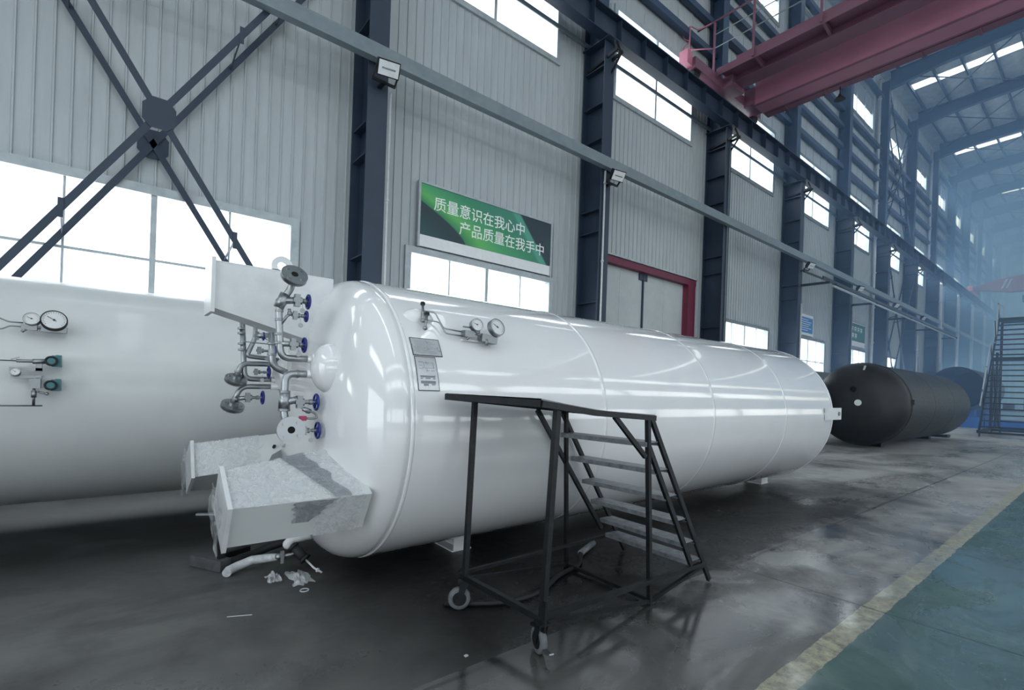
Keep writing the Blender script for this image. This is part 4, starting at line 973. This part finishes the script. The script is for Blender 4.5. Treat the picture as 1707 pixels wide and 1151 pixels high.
# platform, with sagging sheet
m = MB(); vv = []; G = 10
for i in range(G+1):
    u = i/G; x = 1.955+1.14*u; z = 1.545 - .105*u - .02*sin(pi*u)
    vv += [(x, Yn-.03, z), (x-.15*(1-u), 2.97, z+.004)]
m.add([Vector(v) for v in vv] + [Vector(v)-Vector((0, 0, .008)) for v in vv], [(2*i, 2*i+2, 2*i+3, 2*i+1) for i in range(G)] + [(2*G+2+2*i, 2*G+3+2*i, 2*G+5+2*i, 2*G+4+2*i) for i in range(G)] + [(2*i, 2*(G+1)+2*i, 2*(G+1)+2*i+2, 2*i+2) for i in range(G)] + [(2*i+1, 2*i+3, 2*(G+1)+2*i+3, 2*(G+1)+2*i+1) for i in range(G)])
m.build('platform', M['black_steel_lit'], t)
lbar((1.96, Yn-.03, 1.515), (1.81, 2.97, 1.525), .035, 'platform_edge', h=.05); lbar((1.955, Yn-.03, 1.515), (2.45, Yn-.03, 1.455), .035, 'platform_edge', h=.045)
lbar((2.45, Yn-.03, 1.455), (3.09, Yn-.03, 1.415), .035, 'platform_edge', h=.045); lbar((3.09, Yn-.03, 1.415), (3.08, 2.97, 1.42), .03, 'platform_edge', h=.04); lbar((1.81, 2.97, 1.52), (3.08, 2.97, 1.42), .03, 'platform_edge', h=.04)
# stair stringers and treads
for (p, q) in (((3.09, Yn, 1.41), (3.99, Yn, .02)), ((3.07, Yn, 1.20), (3.70, Yn, .20)), ((2.955, 2.965, 1.41), (4.03, Yf, .02)), ((2.67, 2.965, 1.43), (3.62, 3.06, .30))):
    lbar(p, q, .03, 'stringer', h=.045)
lbar((2.667, Yn, 1.43), (3.03, Yn, 1.13), .028, 'corner_brace', h=.04)
for (x, z, x2, y2) in ((3.13, 1.235, 3.03, 2.97), (3.265, 1.02, 3.19, 2.99), (3.395, .805, 3.36, 3.01), (3.53, .60, 3.52, 3.04), (3.655, .40, 3.68, 3.06), (3.76, .235, 3.79, 3.08)):
    m = MB()
    for (a, b_, z0, z1) in ((-.085, .085, z-.006, z), (-.085, -.08, z-.035, z-.006), (.08, .085, z-.035, z-.006)):
        m.hexa([(x+a, Yn, z0), (x+b_, Yn, z0), (x2+b_, y2, z0), (x2+a, y2, z0), (x+a, Yn, z1), (x+b_, Yn, z1), (x2+b_, y2, z1), (x2+a, y2, z1)])
    m.build('tread', M['black_steel_lit'], t)
def caster(x, y, ang, lab=None, brake=False):
    R_ = Matrix.Rotation(ang, 3, 'Z'); o0 = Vector((x, y, 0))
    def V_(a, b_, c_): return o0 + R_ @ Vector((a, b_, c_))
    m = MB(); m.bar(V_(-.04, 0, .195), V_(.04, 0, .195), .07, .012)
    for s_ in (-1, 1): m.extrude([V_(-.03, s_*.028, .19), V_(.03, s_*.028, .19), V_(.045, s_*.028, .075), V_(.02, s_*.028, .06)], R_ @ Vector((0, s_*.004, 0)))
    m.cyl(V_(.03, -.035, .08), V_(.03, .035, .08), .01, 10)
    o = m.build('caster', M['black_steel'], LD)
    m = MB(); m.lathe([(-.021, .052), (-.02, .074), (-.012, .08), (.012, .08), (.02, .074), (.021, .052)], V_(.03, 0, .08), R_ @ Vector((0, 1, 0)), 28); m.build('wheel', M['tyre'], o)
    m = MB(); m.lathe([(-.022, .05), (-.015, .05), (.015, .05), (.022, .05)], V_(.03, 0, .08), R_ @ Vector((0, 1, 0)), 20); m.build('hub', M['black_steel'], o)
    if brake:
        m = MB(); m.bar(V_(.06, 0, .06), V_(-.10, 0, .055), .03, .008); m.bar(V_(-.10, 0, .055), V_(-.13, 0, .07), .03, .008); m.bar(V_(.09, 0, .12), V_(.10, 0, .02), .03, .006); m.build('brake_pedal', M['stainless_dull'], o)
caster(1.985, 2.93, radians(150)); caster(2.03, 2.15, radians(75), brake=True)
m = MB(); m.box(2.015, 2.03, Yn-.06, Yn-.03, .15, .33); m.box(1.99, 2.08, Yn-.045, Yn+.04, .17, .185); m.build('lock_tab', M['black_steel'], t)

# tall rolling stair in the distance
t = thing('tall_platform_ladder', 'tall dark rolling stair with landings, far away beyond the black tank', 'ladder', (36, 3.6, 0)); LD = t
ya, yb = 2.2, 4.3
def X_(z): return 33.0 + z*.86
for y in (ya, yb):
    m = MB(); m.bar((X_(.2), y, .2), (X_(6.35), y, 6.35), .07, .18); m.build('stringer', M['black_steel'], t)
    m = MB(); m.tube([(X_(.9)-.5, y, 1.5), (X_(3.9)-.45, y, 4.85), (X_(4)+1.0, y, 5.0), (X_(6.3)-.4, y, 7.2), (X_(6.3)+1.4, y, 7.3), (X_(6.3)+1.5, y, 6.4)], .03, 8, .1); m.build('handrail', M['frame'], t)
    for z in (1.4, 2.6, 3.9, 5.2, 6.3): m = MB(); m.cyl((X_(z), y, z), (X_(z)-.45, y, z+.95), .022, 8); m.build('rail_post', M['black_steel'], t)
    for x, z in ((33.4, .3), (36.6, 4.1), (39.6, 6.3), (38.2, 4.5)): m = MB(); m.bar((x, y, .2), (x, y, z), .11, .11); m.build('post', M['black_steel'], t)
    m = MB(); m.bar((32.9, y, .25), (39.8, y, .25), .1, .16); m.build('base_rail', M['black_steel'], t)
    m = MB(); m.bar((36.6, y, .3), (39.6, y, 4.0), .09, .09); m.build('brace', M['black_steel'], t)
    m = MB(); m.bar((39.6, y, .3), (36.6, y, 4.0), .09, .09); m.build('brace', M['black_steel'], t)
for x in (32.9, 36.6, 39.7): m = MB(); m.bar((x, ya, .22), (x, yb, .22), .08, .1); m.build('base_rail', M['black_steel'], t)
z = .5
while z < 6.3:
    if abs(z - 4.0) > .12: m = MB(); m.box(X_(z)-.14, X_(z)+.14, ya, yb, z-.035, z+.02); m.build('tread', M['black_steel'], t)
    z += .29
m = MB(); m.box(X_(4)-.2, X_(4)+.9, ya, yb, 3.95, 4.1); m.build('landing', M['black_steel'], t)
m = MB(); m.box(X_(6.35)-.2, X_(6.35)+1.3, ya, yb, 6.28, 6.43); m.build('landing', M['black_steel'], t)
for x, y in ((32.95, 2.3), (32.95, 4.25), (36.6, 4.25), (39.6, 2.3), (39.6, 4.25)):
    m = MB(); m.cyl((x, y-.03, .09), (x, y+.03, .09), .09, 16); m.build('caster', M['rubber'], t)

# ================================================================== THINGS ON THE FLOOR
m = MB(); m.tube([(1.55, 4.40, .27), (1.20, 4.40, .25), (1.16, 4.40, .21), (1.185, 4.395, .20)], .036, 16, .04); m.build('drain_elbow', M['white_part'], WT)
t = thing('drain_coupling', 'black sleeve coupling with a wrapped hose and thin rod under the tank end', 'pipe coupling', (1.25, 4.3, 0))
m = MB(); m.cyl((1.205, 4.38, .195), (1.285, 4.29, .095), .040, 20); m.cyl((1.205, 4.38, .195), (1.215, 4.37, .183), .047, 20); m.cyl((1.278, 4.298, .104), (1.288, 4.287, .092), .050, 20); m.build('sleeve', M['rubber'], t)
m = MB(); m.tube([(1.285, 4.29, .095), (1.33, 4.20, .04), (1.375, 4.135, .012)], .008, 8); m.cyl((1.345, 4.17, .030), (1.352, 4.16, .028), .018, 10); m.build('rod', M['white_part'], t)
m = MB(); m.tube([(1.235, 4.34, .15), (1.17, 4.34, .14), (1.10, 4.38, .125)], .014, 10); m.lathe([(0, .02), (.03, .028), (.05, .02)], (1.12, 4.37, .13), (-1, .5, -.15), 12); m.lathe([(0, .026), (.012, .026)], (1.14, 4.36, .133), (-1, .5, -.15), 8); m.box(1.10, 1.125, 4.33, 4.36, .08, .18); m.build('fitting', M['stainless'], t)
m = MB(); m.tube([(1.10, 4.38, .125), (1.03, 4.46, .105), (.93, 4.55, .08), (.82, 4.54, .055), (.75, 4.50, .045), (.73, 4.46, .04)], [.026, .034, .036, .036, .036, .034], 16); m.build('wrapped_hose', M['insul'], t)
m = MB(); m.tube([(1.43, 4.78, .16), (1.25, 4.78, .12), (1.12, 4.80, .09), (1.0, 4.80, .05), (.88, 4.75, .045), (.78, 4.70, .04)], .036, 14)
tag(m.build('rubber_hose', M['rubber']), 'black rubber hose running down behind the wrapped pipe to the floor', 'hose')
m = MB(); R_ = Matrix.Rotation(radians(-60), 3, 'Z'); m.obox((.66, 4.78, .05), (.36, .10, .09), R_)
tag(m.build('timber_block', M['wood']), 'dark square timber block on the floor below the wrapped leg', 'block')

m = MB(); m.obox((.90, 5.02, .026), (.22, .06, .05), Matrix.Rotation(.4, 3, 'Z')); tag(m.build('steel_angle', M['black_steel']), 'dark steel piece lying on the floor beside the timber block', 'scrap metal')
m = MB(); m.obox((.72, 4.70, .20), (.05, .06, .205), Matrix.Rotation(.2, 3, 'Z')); tag(m.build('steel_post', M['black_steel']), 'short dark steel post standing on the timber block under the wrapped leg', 'post')
m = MB(); m.obox((.92, 6.62, .012), (.34, .05, .02), Matrix.Rotation(-.5, 3, 'Z')); tag(m.build('flat_bar', M['frame']), 'pale flat bar lying on the floor between the two white tanks', 'scrap metal')
def crumple(cen, sx, sy, sz, seed, label, name='plastic_scrap', n=26):
    m = MB(); vv = []
    for i in range(n+1):
        for j in range(n+1):
            u, w = i/n*2-1, j/n*2-1; e = max(0, 1-abs(u)**3)*max(0, 1-abs(w)**3)
            p = Vector((u, w, seed)); z = abs(noise.noise(p*2.3))*1.2 + abs(noise.noise(p*6))*.5
            vv.append((cen[0]+u*sx*(1+.45*noise.noise(p*1.7)), cen[1]+w*sy*(1+.6*noise.noise(p*2.1+Vector((9, 0, 0)))), .003+sz*z*e))
    m.add(vv, [(i*(n+1)+j, (i+1)*(n+1)+j, (i+1)*(n+1)+j+1, i*(n+1)+j+1) for i in range(n) for j in range(n)], True)
    return tag(m.build(name, M['rag']), label, 'litter')
crumple((1.20, 4.15), .07, .15, .055, 5.3, 'crumpled piece of white plastic film on the floor below the black sleeve')
crumple((1.03, 4.24), .05, .08, .06, 8.1, 'small curled scrap of plastic film left of the crumpled film')
crumple((1.66, 2.40), .012, .012, .01, 1.5, 'tiny white crumb on the floor left of the near caster', n=8)
m = MB(); m.torus((1.16, 3.87, .006), (0, 0, 1), .03, .005, 20, 6); tag(m.build('washer', M['conduit']), 'small pale ring lying on the floor in front of the crumpled film', 'litter')
m = MB(); m.bar((.62, 3.72, .004), (.76, 3.66, .004), .006, .004); tag(m.build('wire_offcut', M['conduit']), 'short pale wire offcut on the bare floor at the left', 'litter')
t = thing('work_hose', 'black hose lying on the floor inside the base of the platform ladder', 'hose', (2.6, 3.0, 0))
m = MB(); m.tube([(1.9, 3.05, .02), (2.25, 2.80, .02), (2.6, 2.78, .02), (3.0, 2.98, .02), (3.30, 3.02, .02), (3.55, 3.25, .03)], .02, 10, .2); m.build('tube', M['rubber'], t)
m = MB(); m.cyl((3.52, 3.22, .035), (3.86, 3.36, .035), .03, 14); m.build('metal_end', M['black_steel_lit'], t)
# distant clutter
m = MB(); m.box(44, 50, 3.0, 5.4, .0, .5); m.box(44, 50, 3.0, 3.1, .5, .7)
tag(m.build('blue_platform', M['blue_plate']), 'low blue painted platform beyond the tall stair', 'platform')
m = MB(); m.box(44.1, 44.4, 5.5, 7.8, .0, .7); tag(m.build('blue_skip', M['blue_plate']), 'low blue skip under the huge dark drum', 'skip')
t = thing('workbench', 'grey workbench cluttered with small machines far behind the tall stair', 'bench', (52, 4.5, 0))
m = MB(); m.box(52, 53, 3.2, 6.0, 1.1, 1.2); m.build('top', M['frame'], t)
for y in (3.3, 5.9): m = MB(); m.box(52.1, 52.9, y-.04, y+.04, 0, 1.1); m.build('leg', M['navy'], t)
m = MB(); m.box(52.2, 52.8, 3.6, 4.4, 1.2, 2.1); m.cyl((52.5, 4.0, 2.1), (52.5, 4.0, 2.5), .2, 12); m.build('machine', M['black_steel'], t)
m = MB(); m.box(52.2, 52.8, 4.9, 5.5, 1.2, 1.7); m.build('machine', M['crane_red'], t)
m = MB(); m.box(28.5+1.2, 28.5+1.9, 4.9, 5.7, 0, .12); tag(m.build('floor_block', M['black_steel']), 'dark flat block on the floor at the far end of the black tank', 'block')

# ================================================================== HAZE in the far part of the hall
def haze(x0, x1, dens, colr, label):
    m = MB(); m.box(x0, x1, YR + .05, YW - .06, .02, 21.3)
    mt = bpy.data.materials.new('welding_haze'); mt.use_nodes = True; nt = mt.node_tree; nt.nodes.clear()
    o_ = nt.nodes.new('ShaderNodeOutputMaterial'); v_ = nt.nodes.new('ShaderNodeVolumeScatter'); a_ = nt.nodes.new('ShaderNodeVolumeAbsorption'); ad = nt.nodes.new('ShaderNodeAddShader')
    v_.inputs['Color'].default_value = colr; v_.inputs['Density'].default_value = dens; v_.inputs['Anisotropy'].default_value = 0.2
    a_.inputs['Color'].default_value = (0.35, 0.66, 1.0, 1); a_.inputs['Density'].default_value = dens*0.5
    nt.links.new(v_.outputs[0], ad.inputs[0]); nt.links.new(a_.outputs[0], ad.inputs[1]); nt.links.new(ad.outputs[0], o_.inputs['Volume'])
    o = m.build('haze', mt); o['kind'] = 'stuff'; o['label'] = label; o['category'] = 'haze'
haze(18.0, 47.0, 0.011, (0.36, 0.60, 1.0, 1), 'thin bluish haze in the middle of the hall')
haze(47.01, XE - .05, 0.065, (0.38, 0.62, 1.0, 1), 'dense blue haze filling the far end of the hall')
